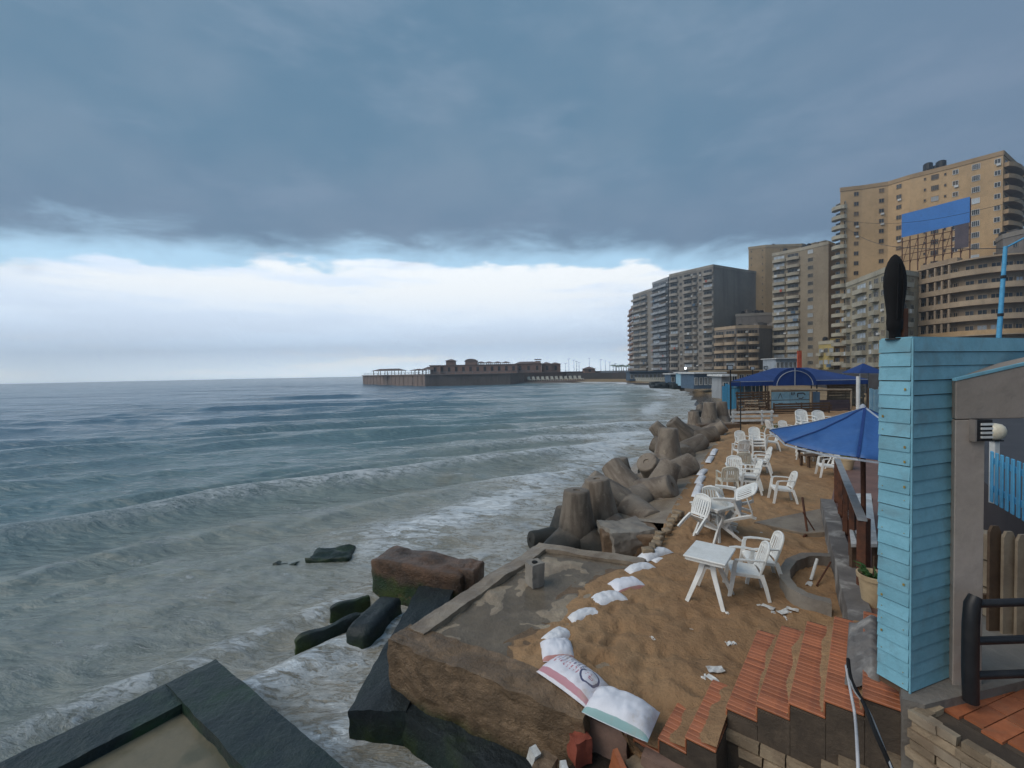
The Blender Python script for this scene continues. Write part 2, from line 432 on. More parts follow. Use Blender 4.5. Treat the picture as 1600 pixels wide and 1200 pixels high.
# ------------------------------------------------------------------ shoreline, sea, land
SHORE = [(-3, -30), (1.3, 1.0), (-.5, 5.2), (.75, 9.3), (3.6, 13.0), (7.4, 18.5), (11.5, 26), (16.5, 38), (22, 50), (29, 68), (35, 85), (40, 108), (42, 130), (37, 152), (22, 170), (10, 180), (14, 215), (30, 330), (60, 620)]
LAND = SHORE + [(1150, 620), (1150, -300), (-7, -300)]
def np_dist(P, poly):
    d = np.full(len(P), 1e9)
    for (x0, y0), (x1, y1) in zip(poly[:-1], poly[1:]):
        ex, ey = x1 - x0, y1 - y0
        t = np.clip(((P[:, 0] - x0) * ex + (P[:, 1] - y0) * ey) / (ex * ex + ey * ey), 0, 1)
        d = np.minimum(d, np.hypot(P[:, 0] - x0 - t * ex, P[:, 1] - y0 - t * ey))
    return d
def np_inside(P, poly):
    c = np.zeros(len(P), bool); n = len(poly)
    for i in range(n):
        (x0, y0), (x1, y1) = poly[i], poly[(i + 1) % n]
        if y0 == y1: continue
        k = ((y0 > P[:, 1]) != (y1 > P[:, 1])) & (P[:, 0] < (x1 - x0) * (P[:, 1] - y0) / (y1 - y0) + x0)
        c ^= k
    return c
rng = np.random.default_rng(3)
PERM = rng.random((256, 256))
def vnoise(x, y):
    xi, yi = np.floor(x).astype(int), np.floor(y).astype(int)
    fx, fy = x - xi, y - yi
    fx, fy = fx * fx * (3 - 2 * fx), fy * fy * (3 - 2 * fy)
    g = lambda a, b: PERM[a & 255, b & 255]
    return (g(xi, yi) * (1 - fx) + g(xi + 1, yi) * fx) * (1 - fy) + (g(xi, yi + 1) * (1 - fx) + g(xi + 1, yi + 1) * fx) * fy
def fbm(x, y, o=4):
    s, a, n = 0, .5, 0
    for i in range(o):
        s = s + a * vnoise(x * 2 ** i + 17.3 * i, y * 2 ** i + 5.1 * i); n += a; a *= .5
    return s / n
def make_sea():
    a0, a1, na = R(-100), R(66), 540
    rs = [2.2]
    while rs[-1] < 1000: rs.append(rs[-1] * 1.0075 + .004)
    rs = np.array(rs); ang = np.linspace(a0, a1, na)
    RR, AA = np.meshgrid(rs, ang, indexing='ij')
    x, y = (RR * np.sin(AA)).ravel(), (RR * np.cos(AA)).ravel()
    r = RR.ravel(); P = np.stack([x, y], 1)
    sd = np_dist(P, SHORE); sd[np_inside(P, LAND)] *= -1
    X = 40 * np.tanh(x / 40)
    yy = np.maximum(y, -10)
    phi = y - X * (.18 + .60 * np.exp(-yy / 34))
    phi = phi + 2.4 * (fbm(x / 16, y / 16) - .5) * 2
    dr = np.maximum(r * .0075, .02)
    h = np.zeros_like(x); crest = np.zeros_like(x); crest2 = np.zeros_like(x)
    shoal = np.clip(sd / 10, .0, 1)
    def wave(lam, amp, tilt, ph, sharp, warp):
        lk = np.clip((lam / dr - 4) / 5, 0, 1)
        w = warp * (fbm(x / (lam * 2.2) + ph, y / (lam * 2.2)) - .5)
        env = np.clip(fbm((x + .6 * y) / (lam * 5.5) + 9 * ph, (y - .75 * x) / (lam * 2.0) - ph, 3) * 2.4 - .5, .30, 1.2)
        th = 2 * math.pi * ((phi + tilt * x) / lam + w + ph)
        c = ((np.cos(th) + 1) / 2) ** sharp
        return lk * amp * env * c, c * env
    for lam, amp, tilt, ph, sh in ((14.0, .36, .04, .1, 1.6), (8.6, .25, -.05, .43, 2.0), (5.2, .30, .04, .71, 2.4)):
        a, c = wave(lam, amp, tilt, ph, sh, .55)
        h += a * (.46 + .54 * shoal); crest = np.maximum(crest, c * (lam > 5))
    for lam, amp, tilt, ph, sh in ((3.7, .20, .03, .2, 2.0), (2.5, .13, -.05, .9, 1.9), (1.9, .05, -.22, .4, 1.6), (1.5, .036, .33, .35, 1.5), (1.05, .026, -.45, .6, 1.4), (.7, .016, .6, .15, 1.3), (.46, .010, -.8, .5, 1.2), (.3, .006, 1.1, .8, 1.1)):
        a, c = wave(lam, amp, tilt, ph, sh, .9)
        h += a * (.60 + .40 * shoal)
        if lam > 2.4: crest2 = np.maximum(crest2, c)
    ch = np.clip((1.2 / dr - 3) / 4, 0, 1)
    h += ch * .05 * (fbm(x * 1.6, y * 1.6) - .5) + np.clip((.4 / dr - 3) / 4, 0, 1) * .022 * (fbm(x * 5.5, y * 5.5, 3) - .5)
    h -= .27
    # broken water running up: a soft step of foam along the swell near the shore
    br = np.exp(-((sd - 5.2 - 2.4 * (fbm(x / 4, y / 4) - .5)) / 1.1) ** 2) * np.clip(fbm(x / 7 + 3, y / 7) * 3 - .9, 0, 1)
    h += .07 * br * np.clip((45 - r) / 20, 0, 1)
    h = np.where(sd < 0, h + np.maximum(sd, -6) * .12, h)
    foam = np.clip(crest - .55, 0, 1) * 1.5 * np.exp(-np.maximum(sd - 4, 0) / 11) + 1.0 * br + .75 * np.exp(-np.maximum(sd, 0) / 6.0)
    foam += .55 * np.clip(crest2 - .45, 0, 1) * np.exp(-np.maximum(sd - 6, 0) / 9) * np.clip(fbm(x / 5 + 8, y / 5) * 3 - .8, 0, 1)
    foam += .34 * np.clip(crest - .75, 0, 1) * np.clip((90 - sd) / 60, 0, 1)
    nr, n = len(rs), len(x)
    co = np.stack([x, y, h], 1).astype(np.float32)
    i = np.arange(nr - 1)[:, None] * na + np.arange(na - 1)[None, :]
    F = np.stack([i, i + 1, i + na + 1, i + na], -1).reshape(-1, 4)
    keep = ~((sd[F] < -7).all(1))
    F = F[keep][:, ::-1]
    me = bpy.data.meshes.new('sea')
    me.vertices.add(n); me.vertices.foreach_set('co', co.ravel())
    me.loops.add(F.size); me.loops.foreach_set('vertex_index', F.ravel().astype(np.int32))
    me.polygons.add(len(F)); me.polygons.foreach_set('loop_start', np.arange(0, F.size, 4, dtype=np.int32))
    me.polygons.foreach_set('loop_total', np.full(len(F), 4, dtype=np.int32))
    me.update(calc_edges=True)
    me.polygons.foreach_set('use_smooth', np.ones(len(F), bool))
    for nm, arr in (('shore', sd), ('foam', foam)):
        at = me.attributes.new(nm, 'FLOAT', 'POINT'); at.data.foreach_set('value', arr.astype(np.float32))
    # drop loose vertices
    bm = bmesh.new(); bm.from_mesh(me)
    bmesh.ops.delete(bm, geom=[v for v in bm.verts if not v.link_faces], context='VERTS')
    bm.to_mesh(me); bm.free()
    me.materials.append(sea_mat())
    return struct(inst('sea', me))
def sea_mat():
    t = NT('sea_water'); v = t.vec((1, 1, 1), 'World')
    sh = t.new('ShaderNodeAttribute', attribute_name='shore').outputs['Fac']
    fo = t.new('ShaderNodeAttribute', attribute_name='foam').outputs['Fac']
    n1 = t.noise(v, .12, 5, .6); n2 = t.noise(v, .5, 5, .6, .5)
    shn = t.math('ADD', sh, t.math('MULTIPLY', t.math('SUBTRACT', n1, .5), 14))
    c = t.mix(t.ramp(shn, 1, 9), (.31, .28, .22), (.215, .25, .23))
    c = t.mix(t.ramp(shn, 7, 20), c, (.125, .205, .225))
    c = t.mix(t.ramp(shn, 16, 60), c, (.075, .155, .225))
    c = t.mix(t.math('MULTIPLY', t.ramp(n2, .5, .7), t.ramp(shn, 12, 3)), c, (.24, .22, .165))
    vs = t.new('ShaderNodeMapping', {'Vector': v, 'Rotation': (0, 0, R(35)), 'Scale': (.55, 1.5, 1)}).outputs[0]
    l1 = t.noise(vs, 1.5, 8, .68, 1.2); l2 = t.noise(vs, 5.5, 7, .7, .9)
    lace = t.math('ADD', t.math('MULTIPLY', l1, .6), t.math('MULTIPLY', l2, .4))
    rg = t.math('SUBTRACT', 1.0, t.math('ABSOLUTE', t.math('SUBTRACT', t.math('MULTIPLY', l1, 2.0), 1.0)))
    rg2 = t.math('SUBTRACT', 1.0, t.math('ABSOLUTE', t.math('SUBTRACT', t.math('MULTIPLY', l2, 2.0), 1.0)))
    web = t.math('ADD', t.math('MULTIPLY', t.ramp(rg, .86, .98), .65), t.math('MULTIPLY', t.ramp(rg2, .84, .98), .45))
    web = t.math('MULTIPLY', web, t.ramp(fo, .05, .75))
    f = t.math('ADD', lace, t.math('MULTIPLY', fo, .16))
    fm = t.math('ADD', t.math('MULTIPLY', t.ramp(f, .58, .70), .7), t.math('MULTIPLY', web, .6), True)
    c = t.mix(fm, c, (.66, .70, .72))
    rip = t.new('ShaderNodeMapping', {'Vector': v, 'Rotation': (0, 0, R(25)), 'Scale': (.6, 1.6, 1)}).outputs[0]
    b1 = t.noise(rip, 2.6, 6, .65, .4); b2 = t.noise(rip, .55, 6, .6, .3); b3 = t.noise(rip, .14, 5, .6)
    nm = t.bump(b3, .7, 2.2)
    nm = t.bump(b2, .45, .6, nm)
    nm = t.bump(t.math('ADD', b1, t.math('MULTIPLY', fm, .8)), .65, .10, nm)
    return t.out(c, t.math('ADD', t.math('MULTIPLY', fm, .5), .14), nm, IOR=1.33, Specular_IOR_Level=.5)
sea = make_sea()

def offset_line(pts, d):
    out = []
    for i, p in enumerate(pts):
        a, b = Vector(pts[max(i - 1, 0)]), Vector(pts[min(i + 1, len(pts) - 1)])
        t = (b - a).normalized(); n = Vector((t.y, -t.x))
        out.append(Vector(p) + n * d)
    return out
gm = MB()
rows = []
for off, z in ((-2.5, -.5), (0, -.06), (3, .3), (7, .62), (12, .78)):
    rows.append([(q.x, q.y, z) for q in offset_line(SHORE, off)])
gm.grid(rows)
inner = rows[-1]
gm.add(inner + [(1150, 620, .78), (1150, -300, .78), (-2, -300, .78)], [tuple(range(len(inner) + 3))])
struct(gm.build('ground', M['far_sand'], origin=Vector((0, 0, 0))))

ROADZ = 3.4
EDGE = [(11, -60), (13.5, -2), (19.5, 10), (28, 24), (37, 38), (46, 54), (58, 85), (64, 112), (64, 142), (57, 166), (42, 182), (24, 190), (24, 230), (40, 340), (70, 618)]
rm = MB(); rm.prism(EDGE + [(1140, 618), (1140, -290), (11, -290)], .3, ROADZ)
struct(rm.build('corniche_ground', M['asphalt'], origin=Vector((0, 0, 0))))

# ------------------------------------------------------------------ apartment blocks
MESHES = {}
def cached(key, fn):
    if key not in MESHES: MESHES[key] = fn()
    return MESHES[key]
def win_mesh(w, h, frame, pane, div=2):
    def f():
        m = MB(); t = .09
        m.box((0, -.02, h / 2), (w, .06, h), mi=1)
        for x in (-w / 2 + t / 2, w / 2 - t / 2): m.box((x, -.05, h / 2), (t, .14, h))
        for z in (t / 2, h - t / 2): m.box((0, -.052, z), (w - 2 * t, .14, t))
        for k in range(1, div): m.box((-w / 2 + w * k / div, -.045, h / 2), (t * .7, .1, h - 2 * t))
        return m.mesh('window', [frame, pane])
    return cached(('win', round(w, 2), round(h, 2), frame.name, pane.name, div), f)
def balc_mesh(w, dep, mat, style=0):
    def f():
        m = MB()
        if style == 0:
            m.box((0, -dep / 2, -.09), (w, dep, .18))
            m.box((0, -dep + .06, .45), (w, .12, .9))
            for s in (-1, 1): m.box((s * (w / 2 - .06), -dep / 2 + .06, .45), (.12, dep - .12, .9))
        elif style == 1:                    # bowed front
            k = 8; o = []; i_ = []
            for j in range(k + 1):
                x = -w / 2 + w * j / k; bow = math.sin(math.pi * j / k) ** .6
                o.append((x, -dep * (.45 + .55 * bow))); i_.append((x * .95, -dep * (.45 + .55 * bow) + .13))
            m.prism([(-w / 2, 0)] + o + [(w / 2, 0)], -.18, .0)
            for j in range(k): m.prism([o[j], o[j + 1], i_[j + 1], i_[j]], 0, .92)
            for q, s in ((0, 1), (k, -1)): m.prism([o[q], (o[q][0], 0), (o[q][0] + s * .12, 0), (o[q][0] + s * .12, o[q][1])], 0, .918)
        else:                               # open rails
            m.box((0, -dep / 2, -.09), (w, dep, .18))
            for z in (.3, .6, .95): m.box((0, -dep + .05, z), (w, .06, .09))
            for j in range(5): m.box((-w / 2 + .05 + (w - .1) * j / 4, -dep + .05, .5), (.07, .05, 1.0))
        return m.mesh('balcony', mat)
    return cached(('bal', round(w, 2), dep, mat.name, style), f)
def ac_mesh():
    def f():
        m = MB(); m.box((0, -.2, .25), (.8, .36, .5)); m.lathe([(.17, 0), (.17, .02)], 10)
        return m.mesh('air_conditioner', M['white_paint'])
    return cached('ac', f)
def laundry_mesh(k):
    def f():
        m = MB(); w_ = (.9, 1.4, .7, 1.1)[k]
        m.box((0, -.02, .5), (w_, .03, .9)); m.box((0, -.0, .97), (w_, .1, .03))
        return m.mesh('laundry', (M['white_paint'], M['blue_sheet'], M['sign_red'], M['pale_trim'])[k])
    return cached(('laundry', k), f)
def wallmat(name, c, s=.7, warm=.0):
    c2 = tuple(x * .82 for x in c); c3 = tuple(x * .55 for x in c)
    return weathered(name, c, c2, c3, .12, .88, .25, .05, .0, 'World', streak=1, stain=s, fine=24)
def building(label, chain, back, z1, floors, wall, trim, facades, z0=ROADZ, roofbits=3, name='apartment_building', seed=1, parapet=.9):
    """chain: plan points of the faces in view, left to right; facades[i]: bay pattern between points i and i+1"""
    rd = random.Random(seed)
    chain = [Vector(p) for p in chain]
    A0, B0 = chain[0], chain[-1]
    o = Vector(((A0.x + B0.x) / 2, (A0.y + B0.y) / 2, z0))
    root = empty(name, o, 0, label, 'building')
    bk = Vector(back)
    foot = [(p.x, p.y) for p in chain] + [(B0.x + bk.x, B0.y + bk.y), (A0.x + bk.x, A0.y + bk.y)]
    m = MB(); m.prism(foot, z0, z1); m.build('wall', wall, root, o)
    pm = MB(); n = len(foot)
    cx = sum(p[0] for p in foot) / n; cy = sum(p[1] for p in foot) / n
    for i in range(n):
        p, q = Vector(foot[i]), Vector(foot[(i + 1) % n]); t = (q - p).normalized(); nn = Vector((t.y, -t.x))
        a, b = p + nn * .15, q + nn * .15
        pm.prism([a, b, q - nn * .25, p - nn * .25], z1 - .25, z1 + parapet)
    pm.build('parapet', trim, root, o)
    fh = (z1 - z0 - 1.0) / floors
    for fi, pat in enumerate(facades):
        if not pat: continue
        p, q = chain[fi], chain[fi + 1]; L = (q - p).length; t = (q - p).normalized(); nn = Vector((t.y, -t.x))
        rz = math.atan2(t.y, t.x)
        opts = pat[1] if isinstance(pat, tuple) else {}
        pt = pat[0] if isinstance(pat, tuple) else pat
        bays = len(pt); bw = L / bays; st = opts.get('style', 0); dep = opts.get('dep', 1.3)
        f0 = opts.get('f0', 0); f1 = floors - opts.get('top', 0)
        for fl in range(f0, f1):
            zf = .9 + fl * fh
            bi = 0
            while bi < bays:
                c = pt[bi]; run = 1
                if c in 'bB':
                    while bi + run < bays and pt[bi + run] == c and run < 2: run += 1
                mid = p + t * bw * (bi + run / 2)
                w = bw * run
                def put(nm, me, out=0, z=0, dxx=0):
                    w3 = mid + nn * out + t * dxx - Vector((o.x, o.y))
                    inst(nm, me, root, (w3.x, w3.y, zf + z), (0, 0, rz))
                if c in 'bB':
                    put('balcony', balc_mesh(w * .94, dep, trim, st))
                    pane = M['pale_pane'] if rd.random() < opts.get('pale', .10) else (M['shutter'] if rd.random() < .25 else M['glass'])
                    put('window', win_mesh(w * (.8 if c == 'b' else .9), min(2.25, fh - .5), trim, pane, 3), 0, .03)
                    if rd.random() < .12: put('air_conditioner', ac_mesh(), .02, 1.2, w * .42)
                    if rd.random() < .16: put('laundry', laundry_mesh(rd.randrange(4)), dep + .03, -.1, rd.uniform(-.3, .3) * w)
                elif c == 'w':
                    put('window', win_mesh(min(1.3, bw * .6), 1.3, M['white_paint'] if opts.get('wf') else trim, M['glass'] if rd.random() < .7 else M['shutter'], 2), 0, .95)
                    if rd.random() < .2: put('air_conditioner', ac_mesh(), .02, .35, .2)
                elif c == 'W':
                    put('window', win_mesh(min(2.4, bw * .8), 1.5, M['white_paint'] if opts.get('wf') else trim, M['glass'] if rd.random() < .75 else M['pale_pane'], 4), 0, .85)
                elif c == 's':
                    put('window', win_mesh(.55, .8, trim, M['glass'], 1), 0, 1.3)
                bi += run
    for k in range(roofbits):
        f = rd.uniform(.15, .85); g = rd.uniform(.25, .7)
        c = chain[0].lerp(chain[-1], f) + bk * g
        rbm = MB(); wv = rd.uniform(1.5, 4); hh = rd.uniform(1.5, 3.2)
        rbm.box((c.x, c.y, z1 + hh / 2), (wv, wv * .8, hh), rd.uniform(0, 1)); rbm.box((c.x, c.y, z1 + hh + .06), (wv * 1.08, wv * .88, .12), rd.uniform(0, 1))
        rbm.build('roof_room', wall, root, o)
    for k in range(roofbits):
        f = rd.uniform(.1, .9); c = chain[0].lerp(chain[-1], f) + bk * rd.uniform(.1, .5)
        rbm = MB(); rbm.lathe([(.7, 0), (.75, .3), (.75, 1.5), (.3, 1.8)], 10, (c.x, c.y, z1 + .6)); rbm.box((c.x, c.y, z1 + .3), (1.2, 1.2, .6))
        rbm.build('water_tank', M['dark_metal'], root, o)
    return root
def pd(px, d):                        # plan point
    q = D(px, 580, d); return (q.x, q.y)
mw = {
 'grey': wallmat('wall_grey', (.30, .275, .245)), 'greyt': wallmat('trim_grey', (.36, .33, .29)),
 'red': wallmat('wall_red', (.26, .12, .085)), 'redt': wallmat('trim_red', (.34, .21, .15)),
 'blue': wallmat('wall_blue', (.19, .19, .20)), 'bluet': wallmat('trim_blue', (.35, .37, .39)),
 'dark': wallmat('wall_dark', (.22, .20, .185)),
 'tan': wallmat('wall_tan', (.40, .29, .17), .4), 'tant': wallmat('trim_tan', (.44, .345, .23), .4),
 'beige': wallmat('wall_beige', (.31, .255, .185), .5), 'beiget': wallmat('trim_beige', (.42, .375, .295), .5),
 'orange': wallmat('wall_orange', (.54, .365, .20), .30), 'oranget': wallmat('trim_orange', (.40, .275, .16), .4),
 'pale': wallmat('wall_pale', (.37, .32, .225), .7), 'palet': wallmat('trim_pale', (.45, .41, .32), .6),
 'brown': wallmat('wall_brown', (.38, .285, .195), .6), 'brownt': wallmat('trim_brown', (.47, .36, .25), .5),
 'yellow': wallmat('wall_yellow', (.46, .36, .14), .5),
}
building('narrow reddish apartment block at the seaward end of the tower row', [pd(983.5, 262), pd(991, 243)], (26, 10), 39, 12, mw['red'], mw['redt'], [('bb', {'dep': 1.0})], seed=2, roofbits=1)
building('grey brown block with stacked balconies beside the narrow reddish block', [pd(990, 236), pd(1013, 222), pd(1020, 219)], (28, 12), 44, 13, mw['grey'], mw['greyt'], [('bbbb', {'style': 0}), ''], seed=3)
building('tower with pale blue white balcony bands and a rooftop penthouse', [pd(1020.5, 217), pd(1045, 204)], (26, 14), 46.5, 14, mw['blue'], mw['bluet'], [('bbbb', {'pale': .2})], seed=4, roofbits=4)
building('broad grey apartment block with bowed balconies and a blank dark side wall', [pd(1047, 202), pd(1115, 184), pd(1169, 196)], (30, 16), 47.2, 14, mw['grey'], mw['greyt'], [('bbwbbbwbb', {'style': 1}), '.......'], seed=5, roofbits=3)
building('low dark block with curved ochre balconies beside the broad grey block', [pd(1117, 172), pd(1150, 164), pd(1186, 163), pd(1206, 168)], (14, 14), 19.5, 5, mw['dark'], mw['brownt'], [('bbbb', {'style': 1, 'dep': 1.7}), ('bbbb', {'style': 1, 'dep': 1.5}), '..'], seed=6)
building('plain dark block rising behind the curved ochre balconies', [pd(1150, 186), pd(1207, 182)], (12, 14), 26.5, 7, mw['dark'], mw['grey'], ['........'], seed=7, roofbits=5)
building('tall plain beige tower behind the balconied beige tower', [pd(1170, 200), pd(1196, 197), pd(1252, 196)], (22, 18), 58.5, 18, mw['tan'], mw['tant'], [('s.s', {'f0': 6}), ('..s...', {'f0': 6})], seed=8, roofbits=3)
building('beige tower with a column of bowed balconies and a plain flank', [pd(1207, 168), pd(1250, 161), pd(1294, 153)], (20, 14), 47.2, 15, mw['beige'], mw['beiget'], [('bbbb', {'style': 1, 'pale': .3}), '.W..'], seed=9, roofbits=3)
TALL = building('tallest sand orange tower with scattered small windows and a folded front', [pd(1312, 137), pd(1345, 135.5), pd(1386, 133), pd(1420, 128.5), pd(1482, 122.5), pd(1563, 115), pd(1594, 126)], (34, 30), 59.0, 18, mw['orange'], mw['oranget'],
    ['.w', '.w', ('w', {'f0': 4}), ('.sWs', {'wf': 0}), ('w.W.w', {'wf': 1}), ('bbb', {'style': 1, 'dep': 2.2})], seed=10, roofbits=4)
_c = pd(1457, 131); _to = TALL.location
m = MB(); m.box((_c[0], _c[1], 60.3), (8.5, 4, 2.8), R(-36)); m.build('roof_room', mw['orange'], TALL, _to)
for q_, w_, h_ in ((1447, 2.2, 2.0), (1467, 2.4, 2.6), (1458, 1.4, 1.2)):
    _c = pd(q_, 130.5); m = MB(); m.lathe([(w_ / 2, 0), (w_ / 2 + .05, .3), (w_ / 2, h_), (w_ / 3, h_ + .3)], 12, (_c[0], _c[1], 61.7)); m.build('water_tank', M['dark_metal'], TALL, _to)
# stacked balconies on the left flank of the tall tower
bmx = balc_mesh(4.2, 2.4, mw['palet'], 1)
_o = TALL.location; _p = Vector(pd(1312, 137))
for fl in range(17):
    inst('balcony', bmx, TALL, (_p.x - _o.x + .9, _p.y - _o.y + .9, 1.5 + fl * 3.03), (0, 0, R(-80)))
    inst('window', win_mesh(3.4, 2.2, mw['palet'], M['glass'], 3), TALL, (_p.x - _o.x + .9, _p.y - _o.y + .9, 1.53 + fl * 3.03), (0, 0, R(-80)))
building('pale weathered block with many small glazed balconies below the billboard', [pd(1322, 116), pd(1384, 98), pd(1432, 104)], (24, 14), 25.6, 7, mw['pale'], mw['palet'], [('bwbbwbw', {'style': 0, 'pale': .3, 'dep': 1.1}), ('wbw', {'pale': .3})], seed=11, roofbits=4)
building('small ochre shop house beside the tall tower foot', [pd(1279, 146), pd(1303, 141)], (8, 8), 12.0, 2, mw['yellow'], mw['palet'], [('bWb', {'pale': .4})], seed=13, roofbits=1)
building('dark side block behind the blue lamp mast', [pd(1564, 112), pd(1650, 102)], (20, 30), 36.5, 8, mw['dark'], mw['grey'], ['.w.w.w'], seed=14)

# the round-cornered block
def round_block():
    base = [Vector(pd(1429, 107)), Vector(pd(1464, 101.5)), Vector(pd(1497, 97))]
    c0 = base[-1]; t = (base[2] - base[1]).normalized()
    arc = []
    cur, ang = c0.copy(), math.atan2(t.y, t.x)
    for k in range(13):
        ang += R(8); cur = cur + Vector((math.cos(ang), math.sin(ang))) * .95; arc.append(cur.copy())
    end = arc[-1] + Vector((math.cos(ang), math.sin(ang))) * 9
    ch = base + arc + [end]
    z0, z1, fl = ROADZ, 27.4, 7
    o = Vector((c0.x, c0.y, z0))
    root = empty('apartment_building', o, 0, 'brown block with wide rounded corner balcony bands behind the blue pillar', 'building')
    m = MB(); m.prism([tuple(p) for p in ch] + [(end.x + 4, end.y + 16), (base[0].x + 12, base[0].y + 8)], z0, z1); m.build('wall', mw['brown'], root, o)
    fh = (z1 - z0 - 1.2) / fl
    vis = ch[:-1]
    def band(off0, off1, za, zb, pts=vis):
        a = offset_line([tuple(p) for p in pts], off0); b = offset_line([tuple(p) for p in pts], off1)
        mm = MB()
        for i in range(len(pts) - 1): mm.prism([a[i], a[i + 1], b[i + 1], b[i]], za, zb)
        return mm
    for k in range(1, fl + 1):
        zf = z0 + .8 + k * fh
        last = k == fl
        bm_ = band(0, 1.7, zf - .22, zf); bm_.build('balcony', mw['brownt'], root, o)
        if not last:
            bm_ = band(1.55, 1.705, zf, zf + .95); bm_.build('parapet', mw['brownt'] if k != 2 else mw['orange'], root, o)
    seg = [(base[0], base[1], 4), (base[1], base[2], 4)] + [(arc[i], arc[i + 2], 1) for i in range(0, 11, 2)]
    for k in range(0, fl):
        zf = .8 + k * fh
        for a, b, n in seg:
            tt = (b - a).normalized(); rz = math.atan2(tt.y, tt.x); L = (b - a).length / n
            for j in range(n):
                mid = a + tt * L * (j + .5) - Vector((o.x, o.y)) + Vector((tt.y, -tt.x)) * .06
                pane = M['pale_pane'] if (k == 1 and j % 2) or random.random() < .08 else M['glass']
                inst('window', win_mesh(L * .8, 1.9, mw['brownt'], pane, 2), root, (mid.x, mid.y, zf + .15), (0, 0, rz))
        for a, b, n in seg[:2]:
            tt = (b - a).normalized()
            for j in range(3):
                pm_ = MB()
                q = a.lerp(b, (j + .5) / 3) + Vector((tt.y, -tt.x)) * 1.5
                pm_.box((q.x, q.y, z0 + zf + 1.3), (.3, .3, fh - .2))
                pm_.build('pillar', mw['brownt'], root, o)
    for k in range(4):
        q = base[0].lerp(base[2], .2 + .2 * k) + Vector((4, 3))
        bx = MB(); bx.box((q.x, q.y, z1 + .8), (2.4, 2, 1.6), .4); bx.build('roof_room', mw['brown'], root, o)
round_block()

# billboard on its frame above the round-cornered block
def billboard():
    A, B = Vector(pd(1408, 112)), Vector(pd(1513, 101))
    t = (B - A).normalized(); n = Vector((t.y, -t.x)); L = (B - A).length
    def z(px, py, d): return D(px, py, d).z
    ztop, zmid = z(1461, 341 - 20, 106), z(1461, 341 + 18, 106); zbot = z(1461, 403, 106)
    o = Vector((A.x, A.y, zbot - 2.5))
    root = empty('billboard', o, 0, 'large blue billboard panel on a rusty rooftop frame', 'billboard')
    def slab(a, b, z0, z1, off, th, nm, mat):
        m = MB(); p, q = A + t * a + n * off, A + t * b + n * off
        m.prism([p, q, q - n * th, p - n * th], z0, z1); m.build(nm, mat, root, o)
    slab(0, L, zmid, ztop, .3, .12, 'panel', M['billboard'])
    slab(L * .80, L * .99, zbot + 1.2, zmid - .02, .28, .1, 'torn_poster', M['poster_dark'])
    for k in range(9):
        slab(L * k / 8 - .09, L * k / 8 + .09, zbot - 2.5, zmid - .1 if k < 7 else ztop - .2, .0, .18, 'post', M['rust'])
    for k in range(4):
        zz = zbot + (zmid - zbot) * (k + .3) / 4
        slab(-1.0 if k > 1 else 0, L, zz, zz + .16, .16, .12, 'rail', M['rust'])
    for k in range(8):
        m = MB(); a, b = A + t * L * k / 8 - n * .3, A + t * L * (k + 1) / 8 - n * .3
        m.tube([(a.x, a.y, zbot), (b.x, b.y, zmid - .2)], .06, 5); m.build('brace', M['rust'], root, o)
billboard()

# ------------------------------------------------------------------ the pier
mw['pierw'] = wallmat('pier_stone', (.25, .19, .165), .6); mw['pierb'] = wallmat('pier_house', (.33, .205, .16), .5); mw['pierr'] = wallmat('pier_roof', (.17, .125, .11), .5)
def pier():
    pts = [D(567, 598, 206), D(664, 602, 153), D(797, 600, 163), D(846, 598, 178)]
    ch = [(p.x, p.y) for p in pts]
    back = [(26, 196), (10, 214), (-52, 232)]
    o = Vector((-30, 180, -1))
    root = empty('pier', o, 0, 'long dark stone pier running out into the sea', 'pier')
    m = MB(); m.prism(ch + back, -1, 3.75); m.build('sea_wall', mw['pierw'], root, o)
    m = MB(); m.prism([(p[0] + dx_, p[1] + dy_) for p, (dx_, dy_) in zip(ch + back, [(-.4, -.4), (0, -.5), (.3, -.5), (.5, -.3), (.5, 0), (0, .5), (-.4, .4)])], 3.75, 4.1); m.build('deck', mw['pierw'], root, o)
    for a, b, n in ((ch[0], ch[1], 16), (ch[1], ch[2], 10), (ch[2], ch[3], 6)):
        a, b = Vector(a), Vector(b); tt = (b - a).normalized(); nn = Vector((tt.y, -tt.x))
        for k in range(n):
            q = a.lerp(b, (k + .5) / n) + nn * .0
            mm = MB(); mm.box((q.x, q.y, 1.3), (.4, .24, 4.6), math.atan2(tt.y, tt.x)); mm.build('buttress', mw['pierw'], root, o)
            q = a.lerp(b, (k + .5) / n) - nn * .4
            mm = MB(); mm.box((q.x, q.y, 4.55), (.12, .12, .9)); mm.build('railing_post', M['steel'], root, o)
        mm = MB(); a2, b2 = a - nn * .4, b - nn * .4
        for zz in (4.6, 4.98): mm.tube([(a2.x, a2.y, zz), (b2.x, b2.y, zz)], .05, 5)
        mm.build('handrail', M['steel'], root, o)
    return ch
pier_ch = pier()
def hip(m, x0, x1, y0, y1, z0, z1, inset=.35, mi=0):
    cx, cy = (x0 + x1) / 2, (y0 + y1) / 2
    lx = (x1 - x0) * (.5 - inset); ly = 0.01
    vs = [(x0, y0, z0), (x1, y0, z0), (x1, y1, z0), (x0, y1, z0), (cx - lx, cy - ly, z1), (cx + lx, cy - ly, z1), (cx + lx, cy + ly, z1), (cx - lx, cy + ly, z1)]
    m.hexa(vs, mi)
